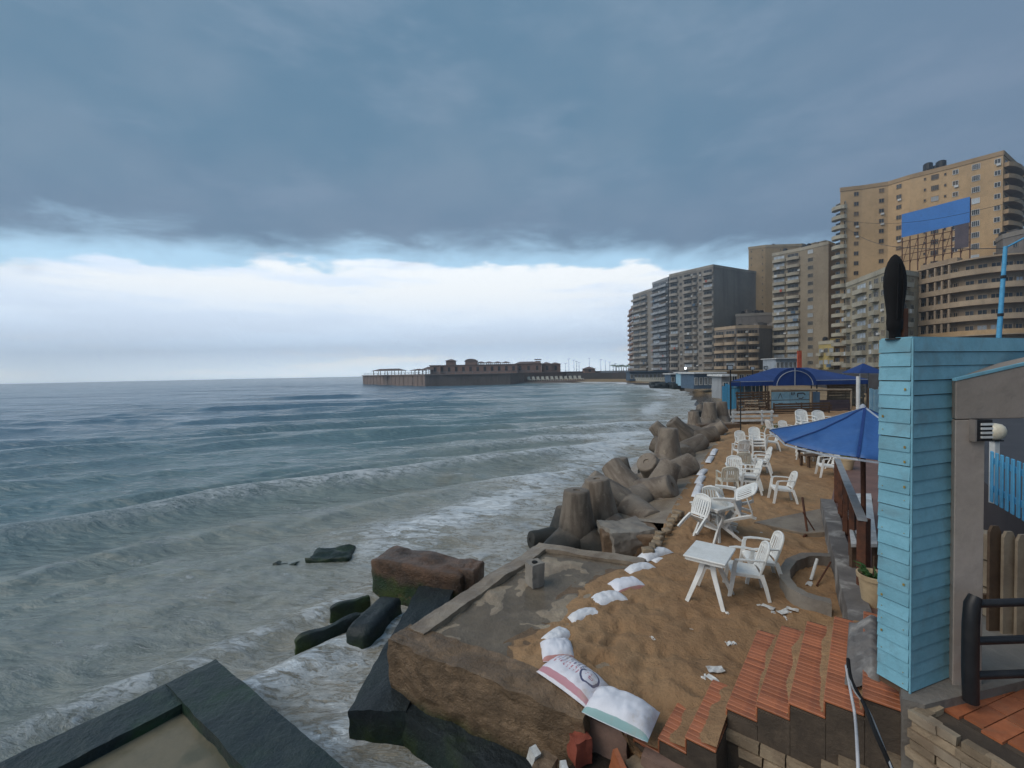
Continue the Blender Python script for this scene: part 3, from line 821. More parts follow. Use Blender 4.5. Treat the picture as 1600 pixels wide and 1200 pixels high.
def pavilion(label, px0, px1, d, pyr, pye, open_=False, z0=4.1, dep=7, name='pier_pavilion', roof='hip', arch=0):
    a, b = D(px0, 580, d), D(px1, 580, d)
    zr, ze = D((px0 + px1) / 2, pyr, d).z, D((px0 + px1) / 2, pye, d).z
    o = Vector(((a.x + b.x) / 2, d + dep / 2, z0)); w = b.x - a.x
    root = empty(name, o, 0, label, 'pavilion')
    if open_:
        n = max(3, int(w / 2.6))
        for k in range(n + 1):
            for yy in (-dep / 2 + .3, dep / 2 - .3):
                m = MB(); m.box((-w / 2 + .3 + (w - .6) * k / n, yy, (ze - z0) / 2), (.2, .2, ze - z0)); m.build('post', mw['pierr'], root)
    else:
        m = MB(); m.box((0, 0, (ze - z0) / 2), (w, dep, ze - z0)); m.build('wall', mw['pierb'], root)
        n = max(1, int(w / 2.8))
        for k in range(n):
            h = min(1.9, (ze - z0) * .6)
            inst('window', win_mesh(1.1, h, mw['pierr'], M['glass'], 2), root, (-w / 2 + w * (k + .5) / n, -dep / 2 - .01, (ze - z0) * .25))
    m = MB()
    if roof == 'hip': hip(m, -w / 2 - .6, w / 2 + .6, -dep / 2 - .6, dep / 2 + .6, ze - z0, zr - z0, .2 if w > 9 else .42)
    elif roof == 'vault':
        P = [[(-(w / 2 + .3) * math.cos(math.pi * j / 10), yy, ze - z0 + (zr - ze) * math.sin(math.pi * j / 10)) for j in range(11)] for yy in (-dep / 2 - .3, dep / 2 + .3)]
        m.prism([(p[0], p[2]) for p in P[0]], -dep / 2 - .3, dep / 2 + .3); m.v = [Vector((v.x, v.z, v.y)) for v in m.v]
    else: m.box((0, 0, zr - z0 - .2), (w + .6, dep + .6, .4))
    m.build('roof', mw['pierr'], root)
    return root
pavilion('open shelter with a shallow hip roof at the outer end of the pier', 582, 628, 178, 576, 579.5, True)
pavilion('open terrace shelter between the end shelter and the pier house', 641, 662, 172, 576, 579, True)
pavilion('darker open shelter with a raised roof against the pier house', 659, 676, 174, 573, 577.5, True)
pavilion('low flat roofed wing at the seaward side of the pier house', 672, 688, 176, 570.5, 571, roof='flat')
pavilion('long two storey reddish pier house', 685, 808, 178, 569.5, 570, dep=14, roof='flat')
pavilion('small square turret with a hip roof on the pier house', 697, 711, 181, 561, 564, z0=4.1, dep=4)
pavilion('round topped turret on the pier house', 727, 745, 181, 560.5, 565, z0=4.1, dep=5, roof='vault')
for k in range(4):
    pavilion('small open roof terrace canopy on top of the pier house', 746 + k * 13, 757 + k * 13, 183, 564.5, 567, True, z0=7.7, dep=4, name='roof_canopy')['group'] = 'canopies on the pier house roof'
pavilion('pier hall with a long low hip roof', 806, 846, 186, 564.5, 568, dep=9)
pavilion('narrow chimney like stair tower on the pier hall', 837, 845, 187, 561, 564, dep=3, roof='flat')
pavilion('gabled hall at the landward end of the pier', 848, 862, 190, 565.5, 569, dep=8)
pavilion('twin gabled hall nearest the shore on the pier', 861, 876, 192, 566, 569, dep=8)
pavilion('small square kiosk with a hip roof on the far shore', 913, 930, 196, 573, 576.5, z0=3.4, dep=5)
pavilion('low brown storehouse on the far shore behind the kiosk', 878, 938, 199, 580.5, 581, z0=1, dep=6, roof='flat')
# far shore: lamp masts, palms, chairs
for k, px in enumerate((884, 889, 897, 901, 905, 921, 939, 946, 953, 962)):
    d = 205 + (k % 3) * 6; top = 568 - (k * 7) % 9
    b_ = D(px, 584, d); zt = D(px, top, d).z
    m = MB(); m.tube([(b_.x, b_.y, ROADZ - .4), (b_.x, b_.y, zt)], [.12, .06], 6); m.tube([(b_.x - .7, b_.y, zt), (b_.x + .7, b_.y, zt + .15)], .07, 5)
    tag(m.build('lamp_mast', M['dark_metal']), 'thin dark lamp mast on the far shore road', 'lamp post', 'far lamp masts')
for k, px in enumerate((958, 963, 967, 971, 974, 979, 982)):
    d = 214 + (k * 5) % 11; b_ = D(px, 584, d); zt = D(px, 570.5 + (k % 3), d).z
    root = empty('palm_tree', (b_.x, b_.y, ROADZ - .4), 0, 'small palm tree on the far shore road', 'palm tree', 'far palm trees')
    h = zt - ROADZ + .4
    m = MB(); m.tube([(0, 0, 0), (.1, 0, h * .5), (0, 0, h)], [.2, .15, .12], 6); m.build('trunk', M['wood'], root)
    m = MB()
    for j in range(14):
        w_ = j * 2.4; el = .6 - .12 * (j % 8)
        p1 = Vector((math.cos(w_), math.sin(w_), 0)); c_ = Vector((0, 0, h))
        m.sweep([c_, c_ + p1 * .8 + Vector((0, 0, .5 * el)), c_ + p1 * 1.5 + Vector((0, 0, -.5 + .4 * el))], [.2, .45, .08], .03, (-p1.y, p1.x, 0))
    m.build('crown', M['leaf'], root)
# ------------------------------------------------------------------ the sand terrace
U = Vector((.632, .775, 0)).normalized(); V = Vector((U.y, -U.x, 0))     # along the shore, landward
def lerp_line(pts, n):
    pts = [Vector(p) for p in pts]; acc = [0]
    for a, b in zip(pts[:-1], pts[1:]): acc.append(acc[-1] + (b - a).length)
    out = []
    for k in range(n):
        s = acc[-1] * (k / (n - 1)) ** 1.35
        i = max(j for j in range(len(pts)) if acc[j] <= s + 1e-9); i = min(i, len(pts) - 2)
        out.append(pts[i].lerp(pts[i + 1], min((s - acc[i]) / max(acc[i + 1] - acc[i], 1e-9), 1)))
    return out
sea_edge = [G(1050, 1185, .8), G(1010, 1150, .88), G(905, 1092, .97), G(842, 1060, .97), G(780, 1030, .97), G(785, 1003, .97), G(862, 962, .97), G(873, 928, .97), G(905, 902, .97), G(968, 880, .97), G(1030, 858, .98), G(1040, 815, .98), G(1064, 772, .98), G(1090, 732, .98), G(1114, 697, .98), G(1137, 668, .98), G(1150, 650, .98), G(1166, 628, .98)]
SE = lerp_line(sea_edge, 420)
fp = [(random.uniform(0, 1), random.uniform(.0, .5)) for _ in range(0)]
rdn = random.Random(5)
def sand_h(x, y):
    v = Vector((x, y, 0))
    h = .045 * noise.noise(v * .9) + .035 * noise.noise(v * 2.3 + Vector((5, 1, 0))) + .030 * noise.noise(v * 5.1) + .016 * noise.noise(v * 11)
    c = noise.noise(v * 3.3 + Vector((20, 3, 1)))
    if c > .22: h -= (c - .22) * .13       # trodden hollows
    return h
NEAR = G(1137, 1107, 1.25)
def sstep(a, b, x):
    t_ = min(max((x - a) / (b - a), 0), 1); return t_ * t_ * (3 - 2 * t_)
sm = MB(); rows = []
for p in SE:
    row = []
    for j in range(-1, 190):
        sN, vN = (p - NEAR).dot(U), (p - NEAR).dot(V)
        wmax = 9.5 if sN > .05 else max(.3, -.06 - vN)
        w = min(9.5 * (max(j, 0) / 189) ** 1.5, wmax) - (.04 if j >= 0 else .16)
        q = p + V * w
        rise = min(max(w, 0) / .55, 1); rise = rise * rise * (3 - 2 * rise)
        kz = sstep(.84, .96, p.z); zt = (p.z + .1) * (1 - kz) + 1.02 * kz
        z = (p.z - .05 * kz) * (1 - rise) + zt * rise
        z -= .30 * sstep(.35, -.45, (q - NEAR).dot(U)) * sstep(-1.05, -.72, (q - NEAR).dot(V))
        row.append((q.x, q.y, z + sand_h(q.x, q.y) * (.25 + .75 * rise) - (.8 if j < 0 else 0)))
    rows.append(row)
sm.grid(rows, flip=True)
co_ = np.array([tuple(p) for p in sm.v]); dz_ = np.zeros(len(co_)); rf_ = random.Random(21)
for trail in range(34):                       # trails of footprints and single scuffs
    px_, py_ = rf_.uniform(900, 1290), rf_.uniform(720, 1130)
    p_ = G(px_, py_, 1.0); hd = rf_.uniform(0, 6.28)
    for k_ in range(rf_.randint(3, 12)):
        c_, s_ = math.cos(hd), math.sin(hd); side_ = .09 * (1 if k_ % 2 else -1)
        ax, ay = p_.x - s_ * side_, p_.y + c_ * side_
        ddx, ddy = co_[:, 0] - ax, co_[:, 1] - ay
        u_, v_ = (ddx * c_ + ddy * s_) / .15, (-ddx * s_ + ddy * c_) / .075
        r2 = u_ * u_ + v_ * v_
        dz_ += -.045 * np.exp(-r2 * 1.1) + .018 * np.exp(-(np.sqrt(r2) - 1.25) ** 2 * 6)
        p_ = p_ + Vector((c_, s_, 0)) * .42; hd += rf_.uniform(-.25, .25)
dz_ = np.clip(dz_, -.07, .04)
for i_, v_ in enumerate(sm.v): v_.z += dz_[i_]
struct(sm.build('sand_terrace', M['sand'], origin=Vector((0, 0, 0)), smooth=True, fixn=False))

# concrete apron running down to the sea beside the sand
am = MB(); rows = []
ap = lerp_line([p for p in sea_edge[11:]], 120)
for p in ap:
    row = []
    for j in range(14):
        w = -.9 + 4.1 * j / 13
        q = p - V * w
        z = .93 - .17 * max(w, 0) ** 1.25
        st = abs(noise.noise(Vector((q.x * .5, q.y * .5, 3)))) * .16 + .05 * noise.noise(Vector((q.x * 2, q.y * 2, 0)))
        ph = (q.x * U.x + q.y * U.y) / 1.15; stp = .10 * (ph - math.floor(ph))
        row.append((q.x, q.y, z + (st + stp - .1) * min(max(w, 0), 1)))
    rows.append(row)
am.grid(rows)
struct(am.build('concrete_apron', M['wet_concrete'], origin=Vector((0, 0, 0)), smooth=True, fixn=False, angle=40))

def rough_beam(A, B, w, z0, z1, seg=10, amp=.02, seed=1, side=0, freq=1.6, rnd=0):
    """a worn block from A to B; side -1/+1 puts its width to the left/right of AB"""
    A, B = Vector((A[0], A[1], 0)), Vector((B[0], B[1], 0)); L = (B - A).length; t = (B - A).normalized(); n = Vector((t.y, -t.x, 0))
    m = rough_box((L, w, z1 - z0), seg, amp, seed, freq, rnd)
    c = (A + B) / 2 + n * side * w / 2
    Mx = Matrix(((t.x, -n.x, 0, c.x), (t.y, -n.y, 0, c.y), (0, 0, 1, z0), (0, 0, 0, 1)))
    return xf(m, Mx)
# the broken platform
C0, C1, F0 = G(607, 1000, 1.0), G(842, 848, 1.0), G(914, 1122, 1.0)
C2 = G(1010, 872, 1.0)
po = Vector((C0.x, C0.y, -.6))
plat = empty('concrete_platform', po, 0, 'broken brown concrete platform with raised rim and a puddle on it', 'platform')
rough_beam(C0 + (C1 - C0).normalized() * .34, C1, .30, -.3, 1.01, 46, .04, 2, 1).build('seaward_rim', M['wet_concrete'], plat, po, smooth=True, angle=50)
rough_beam(C0, F0, .46, -.3, 1.0, 64, .06, 3, -1).build('front_wall', M['tide_wall'], plat, po, smooth=True, angle=50)
tC = (C2 - C1).normalized()
rough_beam(C1 + tC * .1, C2, .26, .2, 1.0, 14, .035, 4, 1).build('far_rim', M['wet_concrete'], plat, po, smooth=True, angle=50)
iu = (C1 - C0).normalized(); iv = (F0 - C0).normalized()
sl = MB(); rows = []
for i in range(60):
    row = []
    for j in range(60):
        a, b = i / 59, j / 59
        p = C0 + (C1 - C0) * (.03 + .95 * a) + (F0 - C0) * (.06 + .94 * b) + (C2 - C1) * .0
        hh = .07 * noise.noise(Vector((p.x * 1.3, p.y * 1.3, 4))) + .035 * noise.noise(Vector((p.x * 4, p.y * 4, 1))) + .015 * noise.noise(Vector((p.x * 11, p.y * 11, 2)))
        row.append((p.x, p.y, .925 + hh))
    rows.append(row)
sl.grid(rows); sl.build('slab_top', M['slab'], plat, po, smooth=True)
FO = G(545, 1112, .28)
rough_beam(FO, G(655, 915, .28), .75, -.7, .30, 22, .05, 5, 1).build('footing', M['tide_dark'], plat, po, smooth=True, angle=50)
rough_beam(FO + Vector((.3, .3, 0)), G(800, 1235, .28), .75, -.7, .26, 24, .06, 6, -1).build('footing', M['tide_dark'], plat, po, smooth=True, angle=50)
# puddle
pw = NT('puddle_water'); _n = pw.noise(pw.vec((1, 1, 1), 'World'), 6, 4, .5)
pw.out((.115, .10, .082), .06, pw.bump(_n, .15, .02), IOR=1.33, Alpha=.38)
pm = MB(); pp = [C0 + iu * .3 + iv * .35, C1 - iu * .1 + iv * .2, C2 + iv * .35, G(905, 930, .94), G(850, 1000, .94), G(830, 1060, .94)]
pm.add([(p.x, p.y, .938) for p in pp], [tuple(range(6))])
struct(pm.build('puddle', pw.mat))
# post stump on the platform
sp = G(836, 914, .93)
st = empty('concrete_stump', sp, R(30), 'short broken concrete post standing in the puddle', 'post')
m = rough_box((.25, .22, .40), 8, .018, 3, 5); m.build('shaft', M['concrete'], st, smooth=True, angle=40)
m = MB(); m.lathe([(.05, .385), (.05, .408)], 10); m.build('socket', M['hole'], st)

# blocks lying in the sea
def sea_block(label, pa, pb, w, z0, z1, mat, seed, side=0, amp=.04, name='concrete_block', z=.15, seg=14):
    m = rough_beam(G(*pa, z), G(*pb, z), w, z0, z1, seg, amp, seed, side, 2.0, .09 if mat is M['tide_block'] else .22)
    return tag(m.build(name, mat, smooth=True, angle=50), label, 'rock')
sea_block('large rusty brown concrete block with a wet dark top in the surf', (578, 905), (716, 938), .80, -.5, .62, M['tide_block'], 11, -1, .05)
sea_block('smaller brown block wedged behind the large rusty block', (700, 925), (742, 932), .55, -.4, .66, M['tide_block'], 12, -1, .06)
sea_block('smooth black weedy block leaning on the platform footing', (575, 1000), (632, 940), .50, -.5, .30, M['tide_dark'], 13, -1, .05)
sea_block('slim black weedy beam awash beside the smooth black block', (463, 998), (572, 955), .14, -.3, .13, M['tide_dark'], 14, 0, .04, 'timber_beam', .1)
sea_block('short black weedy beam awash nearest the large rusty block', (516, 947), (578, 930), .13, -.3, .12, M['tide_dark'], 15, 0, .04, 'timber_beam', .1)
m = rough_box((1.0, .7, .45), 10, .12, 8, 1.6); xf(m, Matrix.Translation(G(520, 866, 0) + Vector((0, 0, -.42)))); tag(m.build('rock', M['tide_dark'], smooth=True), 'dark rock just breaking the surface of the sea', 'rock')
m = rough_box((.6, .4, .4), 8, .1, 9, 1.8); xf(m, Matrix.Translation(G(452, 876, 0) + Vector((0, 0, -.42)))); tag(m.build('rock', M['tide_dark'], smooth=True), 'small dark rock awash beside the larger sunken rock', 'rock')
# L-shaped basin wall
bo = G(338, 1030, .42); bo.z = -.6
bas = empty('basin_wall', bo, 0, 'dark green weedy corner of a square concrete basin in the sea', 'wall')
A, Bq, Cq = G(336, 1030, .42), G(600, 1252, .42), G(-120, 1245, .42)
wr = (G(285, 1096, .42) - A)
tb = (Bq - A).normalized(); nb = Vector((tb.y, -tb.x, 0)); wB = abs(wr.dot(nb)); tc_ = (Cq - A).normalized(); wC = abs(wr.dot(Vector((tc_.y, -tc_.x, 0))))
rough_beam(A, Bq, wB, -.6, .42, 60, .016, 21, 1, 2.2).build('wall', M['basin'], bas, bo, smooth=True, angle=50)
rough_beam(A + (A - Cq).normalized() * -.10 + tb * .004, Cq + tb * .004, wC, -.6, .400, 60, .016, 22, -1, 2.2).build('wall', M['basin'], bas, bo, smooth=True, angle=50)

bw = NT('basin_water'); bw.out(bw.mix(bw.ramp(bw.noise(bw.vec((1, 1, 1), 'World'), 2.2, 6, .6), .4, .65), (.19, .165, .115), (.125, .12, .085)), .08, bw.bump(bw.noise(bw.vec((1, 1, 1), 'World'), 7, 5, .6), .35, .03), IOR=1.33)
ic = A + nb * (wB * .0) ; q0 = A + wr
m = MB(); i0 = A + wr * .8; i1 = i0 + tb * 3.2; i2 = i0 + tc_ * 4.2; m.add([(p.x, p.y, .27) for p in (i0, i1, i1 + tc_ * 4.2, i2)], [(0, 1, 2, 3)])
struct(m.build('basin_water', bw.mat))

# ------------------------------------------------------------------ tetrapods
def tetra_mesh(seed):
    L, r0, r1 = 1.22, .475, .325
    m = MB()
    dirs = [Vector((0, 0, 1))] + [Vector((math.sin(R(109.5)) * math.cos(R(120 * k)), math.sin(R(109.5)) * math.sin(R(120 * k)), math.cos(R(109.5)))) for k in range(3)]
    for d in dirs:
        q = d.to_track_quat('Z', 'Y').to_matrix()
        mm = MB(); prof = [(r0 * .9, -.1), (r0 * 1.0, .12), (r0 * .97, .28), (r0 * .88, .55), (r1 * 1.08, .9), (r1, L - .05), (r1 * .955, L - .012), (r1 * .86, L), (.09, L), (.085, L - .03)]
        mm.lathe(prof, 26)
        for v in mm.v:
            w = q @ v; nv = noise.noise_vector(w * 2.6 + Vector((seed * 5, 0, 0))) * .007 + noise.noise_vector(w * 8 + Vector((seed, 0, 0))) * .0035
            v.xyz = w + nv
        b = len(m.v); m.v += mm.v; m.f += [[i + b for i in f] for f in mm.f]; m.m += mm.m
    return m.mesh('tetrapod', M['tetrapod'], smooth=True, angle=50)
TM = [tetra_mesh(1), tetra_mesh(2), tetra_mesh(3)]
def tetra(label, px, py, z, up, spin, k=0, s=1.0):
    o = inst('tetrapod', TM[k % 3], None, G(px, py, z))
    q = Vector(up).normalized().to_track_quat('Z', 'Y').to_matrix() @ Matrix.Rotation(R(spin), 3, 'Z')
    o.rotation_euler = q.to_euler(); o.scale = (s, s, s)
    return tag(o, label, 'tetrapod', 'concrete tetrapods along the water')
tetra('peeling upright tetrapod standing at the corner of the concrete platform', 902, 842, .42, (.0, .02, 1), 150, 0)
tetra('upright tetrapod with a black hole in its flat top', 940, 818, .50, (-.10, .0, 1), 40, 1)
tetra('dark tetrapod leaning seaward behind the one with the black hole', 978, 797, .55, (-.75, .15, .62), 20, 2, 1.12)
tetra('tetrapod with a pale curved arm lying behind the flat cracked slab', 992, 778, .62, (-.35, .45, .55), 100, 0, 1.08)
tetra('tetrapod sunk low with only one blunt square end showing above its neighbours', 976, 766, .02, (-.15, .1, 1), 15, 1)
tetra('tetrapod whose round flat end faces up and seaward', 1036, 752, .70, (-.58, -.50, .62), 65, 2, 1.1)
tetra('tetrapod lying with a dark round end towards the cracked slab', 1024, 778, .62, (-.05, -.95, -.12), 60, 0, 1.0)
tetra('tall clean upright tetrapod with a slightly tilted top', 1043, 722, .78, (.05, .05, 1), 75, 1, 1.15)
tetra('tetrapod leaning seaward behind the tall clean upright one', 1048, 692, .55, (-.62, .2, .7), 0, 2, 1.1)
tetra('big tetrapod lying on its side against the apron', 1064, 712, .62, (.80, .25, .42), 35, 0, 1.15)
tetra('tetrapod leaning seaward beside the broken stump', 1078, 690, .85, (-.62, .1, .75), 85, 1, 1.15)
tetra('low rounded tetrapod in front of the reddish upright one', 1098, 684, .70, (.6, -.3, .45), 10, 2, 1.1)
tetra('tetrapod broken to a crumbling stump', 1086, 672, .60, (-.05, .1, 1), 70, 0, 1.0)
tetra('reddish upright tetrapod next to the white rail fence', 1108, 660, .85, (.02, 0, 1), 20, 1, 1.15)
tetra('grey upright tetrapod between the reddish one and the white rail fence', 1127, 656, .95, (.03, 0, 1), 50, 2, 1.05)
tetra('tetrapod lying low in the surf at the far end of the row', 1094, 650, .15, (.2, .5, .5), 50, 0)
tetra('tetrapod arm reaching down into the sea beside the peeling upright one', 874, 842, .0, (-.75, -.30, .10), 0, 1, .72)
m = rough_beam(G(942, 870, .35), G(1036, 872, .35), .95, -.2, .86, 22, .035, 31, -1, 1.6, .05); tag(m.build('concrete_block', M['brown_concrete'], smooth=True, angle=50), 'squared brown concrete block beside the platform and the sandbags', 'rock')
m = rough_beam(G(946, 826, .9), G(1008, 820, .9), .9, .45, .93, 22, .06, 32, 0, 2.2); tag(m.build('concrete_slab', M['concrete'], smooth=True, angle=50), 'flat cracked grey slab behind the squared brown block', 'rock')

# ------------------------------------------------------------------ sandbags
def sack_mat():
    t = NT('printed_sack'); uv = t.co.outputs['UV']; s = t.new('ShaderNodeSeparateXYZ', {0: uv}).outputs
    v = t.new('ShaderNodeMapping', {'Vector': uv, 'Scale': (1, 1, 1)}).outputs[0]
    base = t.mix(t.ramp(t.noise(t.vec(), 5, 6), .4, .7), (.72, .71, .76), (.62, .60, .66))
    band = t.math('MULTIPLY', t.ramp(s[1], .03, .04), t.ramp(s[1], .15, .14))
    c = t.mix(band, base, (.46, .22, .26))
    row = t.math('FRACT', t.math('MULTIPLY', s[0], 16.0))
    lines = t.math('MULTIPLY', t.ramp(row, .25, .35), t.ramp(row, .80, .70))
    br = t.noise(t.new('ShaderNodeMapping', {'Vector': uv, 'Scale': (16, 34, 1)}).outputs[0], 1.0, 3, .7)
    lines = t.math('MULTIPLY', lines, t.ramp(br, .46, .52))
    zone = t.math('MULTIPLY', t.math('MULTIPLY', t.ramp(s[0], .10, .12), t.ramp(s[0], .64, .62)), t.math('MULTIPLY', t.ramp(s[1], .38, .40), t.ramp(s[1], .86, .84)))
    ink = t.mix(t.ramp(s[1], .55, .62), (.42, .10, .14), (.07, .07, .16))
    c = t.mix(t.math('MULTIPLY', t.math('MULTIPLY', lines, zone), .85), c, ink)
    dx_ = t.math('MULTIPLY', t.math('SUBTRACT', s[0], .78), 1.55); dy_ = t.math('SUBTRACT', s[1], .58)
    rr = t.math('SQRT', t.math('ADD', t.math('MULTIPLY', dx_, dx_), t.math('MULTIPLY', dy_, dy_)))
    rr = t.math('ADD', rr, t.math('MULTIPLY', t.math('SUBTRACT', t.noise(v, 5, 3), .5), .08))
    ring = t.math('MULTIPLY', t.ramp(rr, .195, .205), t.ramp(rr, .255, .245))
    c = t.mix(ring, c, (.075, .075, .15))
    inner = t.math('MULTIPLY', t.ramp(rr, .12, .11), t.ramp(t.noise(v, 22, 2), .55, .6))
    c = t.mix(inner, c, (.40, .10, .15))
    dn = t.noise(t.vec(), 4, 7, .65); c = t.mix(t.math('MULTIPLY', t.ramp(dn, .50, .68), .5), c, (.40, .31, .22))
    weave = t.noise(t.vec(), 90, 2, .5)
    return t.out(c, .55, t.bump(weave, .25, .004))
def stripe_sack(name, col):
    t = NT(name); uv = t.co.outputs['UV']; s = t.new('ShaderNodeSeparateXYZ', {0: uv}).outputs
    base = t.mix(t.ramp(t.noise(t.vec(), 5, 6), .4, .7), (.74, .74, .79), (.62, .62, .67))
    c = t.mix(t.math('MULTIPLY', t.ramp(s[1], .0, .01), t.ramp(s[1], .09, .08)), base, col)
    d = t.noise(t.vec(), 3, 6, .65)
    c = t.mix(t.math('MULTIPLY', t.ramp(d, .52, .68), .45), c, (.42, .33, .24))
    return t.out(c, .58, t.bump(t.noise(t.vec(), 90, 2, .5), .25, .004))
M['sack_print'] = sack_mat(); M['sack_green'] = stripe_sack('sack_green', (.26, .42, .42)); M['sack_red'] = stripe_sack('sack_red', (.46, .22, .20))
def sack(label, pa, pb, w, h, mat, seed, z=1.0, tilt=0, torn=False, bend=0, group=None):
    A, B = G(*pa, z), G(*pb, z); t = (B - A).normalized(); n = Vector((-t.y, t.x, 0)); L = (B - A).length
    nu, nv = 26, 18; m = MB(); top, bot, uv = [], [], []
    for i in range(nu + 1):
        r1, r2 = [], []
        for j in range(nv + 1):
            a, b = i / nu * 2 - 1, j / nv * 2 - 1
            pin = 1 - .12 * abs(a) ** 3
            prof = (max(0, 1 - abs(a) ** 3.2)) ** .6 * (max(0, 1 - abs(b) ** 2.6)) ** .62
            crn = .07 * (abs(a) * abs(b)) ** 3
            q = A + t * L * (a + 1) / 2 * 1.0 + n * (b * w / 2 * (pin + crn)) + n * bend * (1 - a * a)
            wr = noise.noise(Vector((a * 2.2 * L * 3 + seed, b * 2.2, seed))) * .16 + noise.noise(Vector((a * 7 + seed, b * 3, 1))) * .07
            wr += .05 * math.sin(b * 14 + seed) * max(0, abs(a) - .55) * 2
            zz = h * prof * (1 + wr)
            r1.append((q.x, q.y, z + .03 + zz * .82)); r2.append((q.x, q.y, z + .026 - zz * .22))
        top.append(r1); bot.append(r2)
    m.grid(top); m.grid(bot, flip=True)
    o = m.build('sandbag', mat, fixn=False, smooth=True)
    me = o.data; ul = me.uv_layers.new(name='UVMap'); N = (nu + 1) * (nv + 1)
    for lp in me.loops:
        k = lp.vertex_index % N; ul.data[lp.index].uv = ((k // (nv + 1)) / nu, (k % (nv + 1)) / nv)
    return tag(o, label, 'sandbag', 'sandbags along the edge of the sand')
sack('plump white sandbag with a green lower edge at the end of the row', (922, 1096), (1022, 1140), .46, .19, M['sack_green'], 1, .97)
sack('white sandbag printed with rows of writing, a ring emblem and a pink band', (858, 1040), (936, 1094), .46, .17, M['sack_print'], 2, 1.0, bend=.02)
sack('crumpled white sandbag with a red edge touching the printed one', (846, 1022), (896, 1020), .40, .15, M['sack_red'], 3, 1.0)
sack('bent white sandbag half buried behind the crumpled red edged one', (852, 1012), (886, 990), .26, .12, M['sack'], 4, .945)
sack('thin white sandbag nearly buried with only a curved crest showing', (892, 974), (942, 962), .24, .10, M['sack'], 5, .945, bend=.06)
sack('white sandbag with a sagging middle in the middle of the row', (926, 950), (976, 936), .36, .13, M['sack'], 6, .945, bend=.05)
sack('white sandbag with a torn hole and a red edge', (956, 924), (1002, 914), .38, .14, M['sack_red'], 7, .945, bend=.02)
sack('small white sandbag between the torn one and the squared brown block', (982, 898), (1022, 889), .28, .12, M['sack'], 8, .945, bend=.04)
sack('flattened white sandbag with a ragged end beside the squared brown block', (1004, 876), (1044, 862), .28, .11, M['sack'], 9, .945, bend=.03)
sack('scrap of white sack beside the flattened sandbag', (1021, 880), (1037, 876), .14, .05, M['sack'], 10, .945)
for k, (a, b) in enumerate((((1086, 778), (1094, 758)), ((1090, 757), (1098, 745)), ((1093, 744), (1102, 735)), ((1106, 724), (1112, 714)), ((1113, 712), (1118, 703)))):
    sack('narrow weathered white sandbag on the apron side of the chairs', a, b, .22, .10, M['sack'], 20 + k, .99)
for k in range(10):
    f = k / 9; p = G(1012 + (1062 - 1012) * f + rdn.uniform(-3, 3), 866 - 60 * f, .99)
    m = rough_box((rdn.uniform(.14, .24), rdn.uniform(.12, .18), rdn.uniform(.08, .13)), 3, .02, k, 5)
    xf(m, Matrix.Translation(p) @ Matrix.Rotation(k * 1.3, 4, 'Z'))
    tag(m.build('edge_stone', M['stone_tan'], smooth=True), 'small pale stone in the line edging the sand by the tipped chairs', 'stone', 'stones edging the sand')

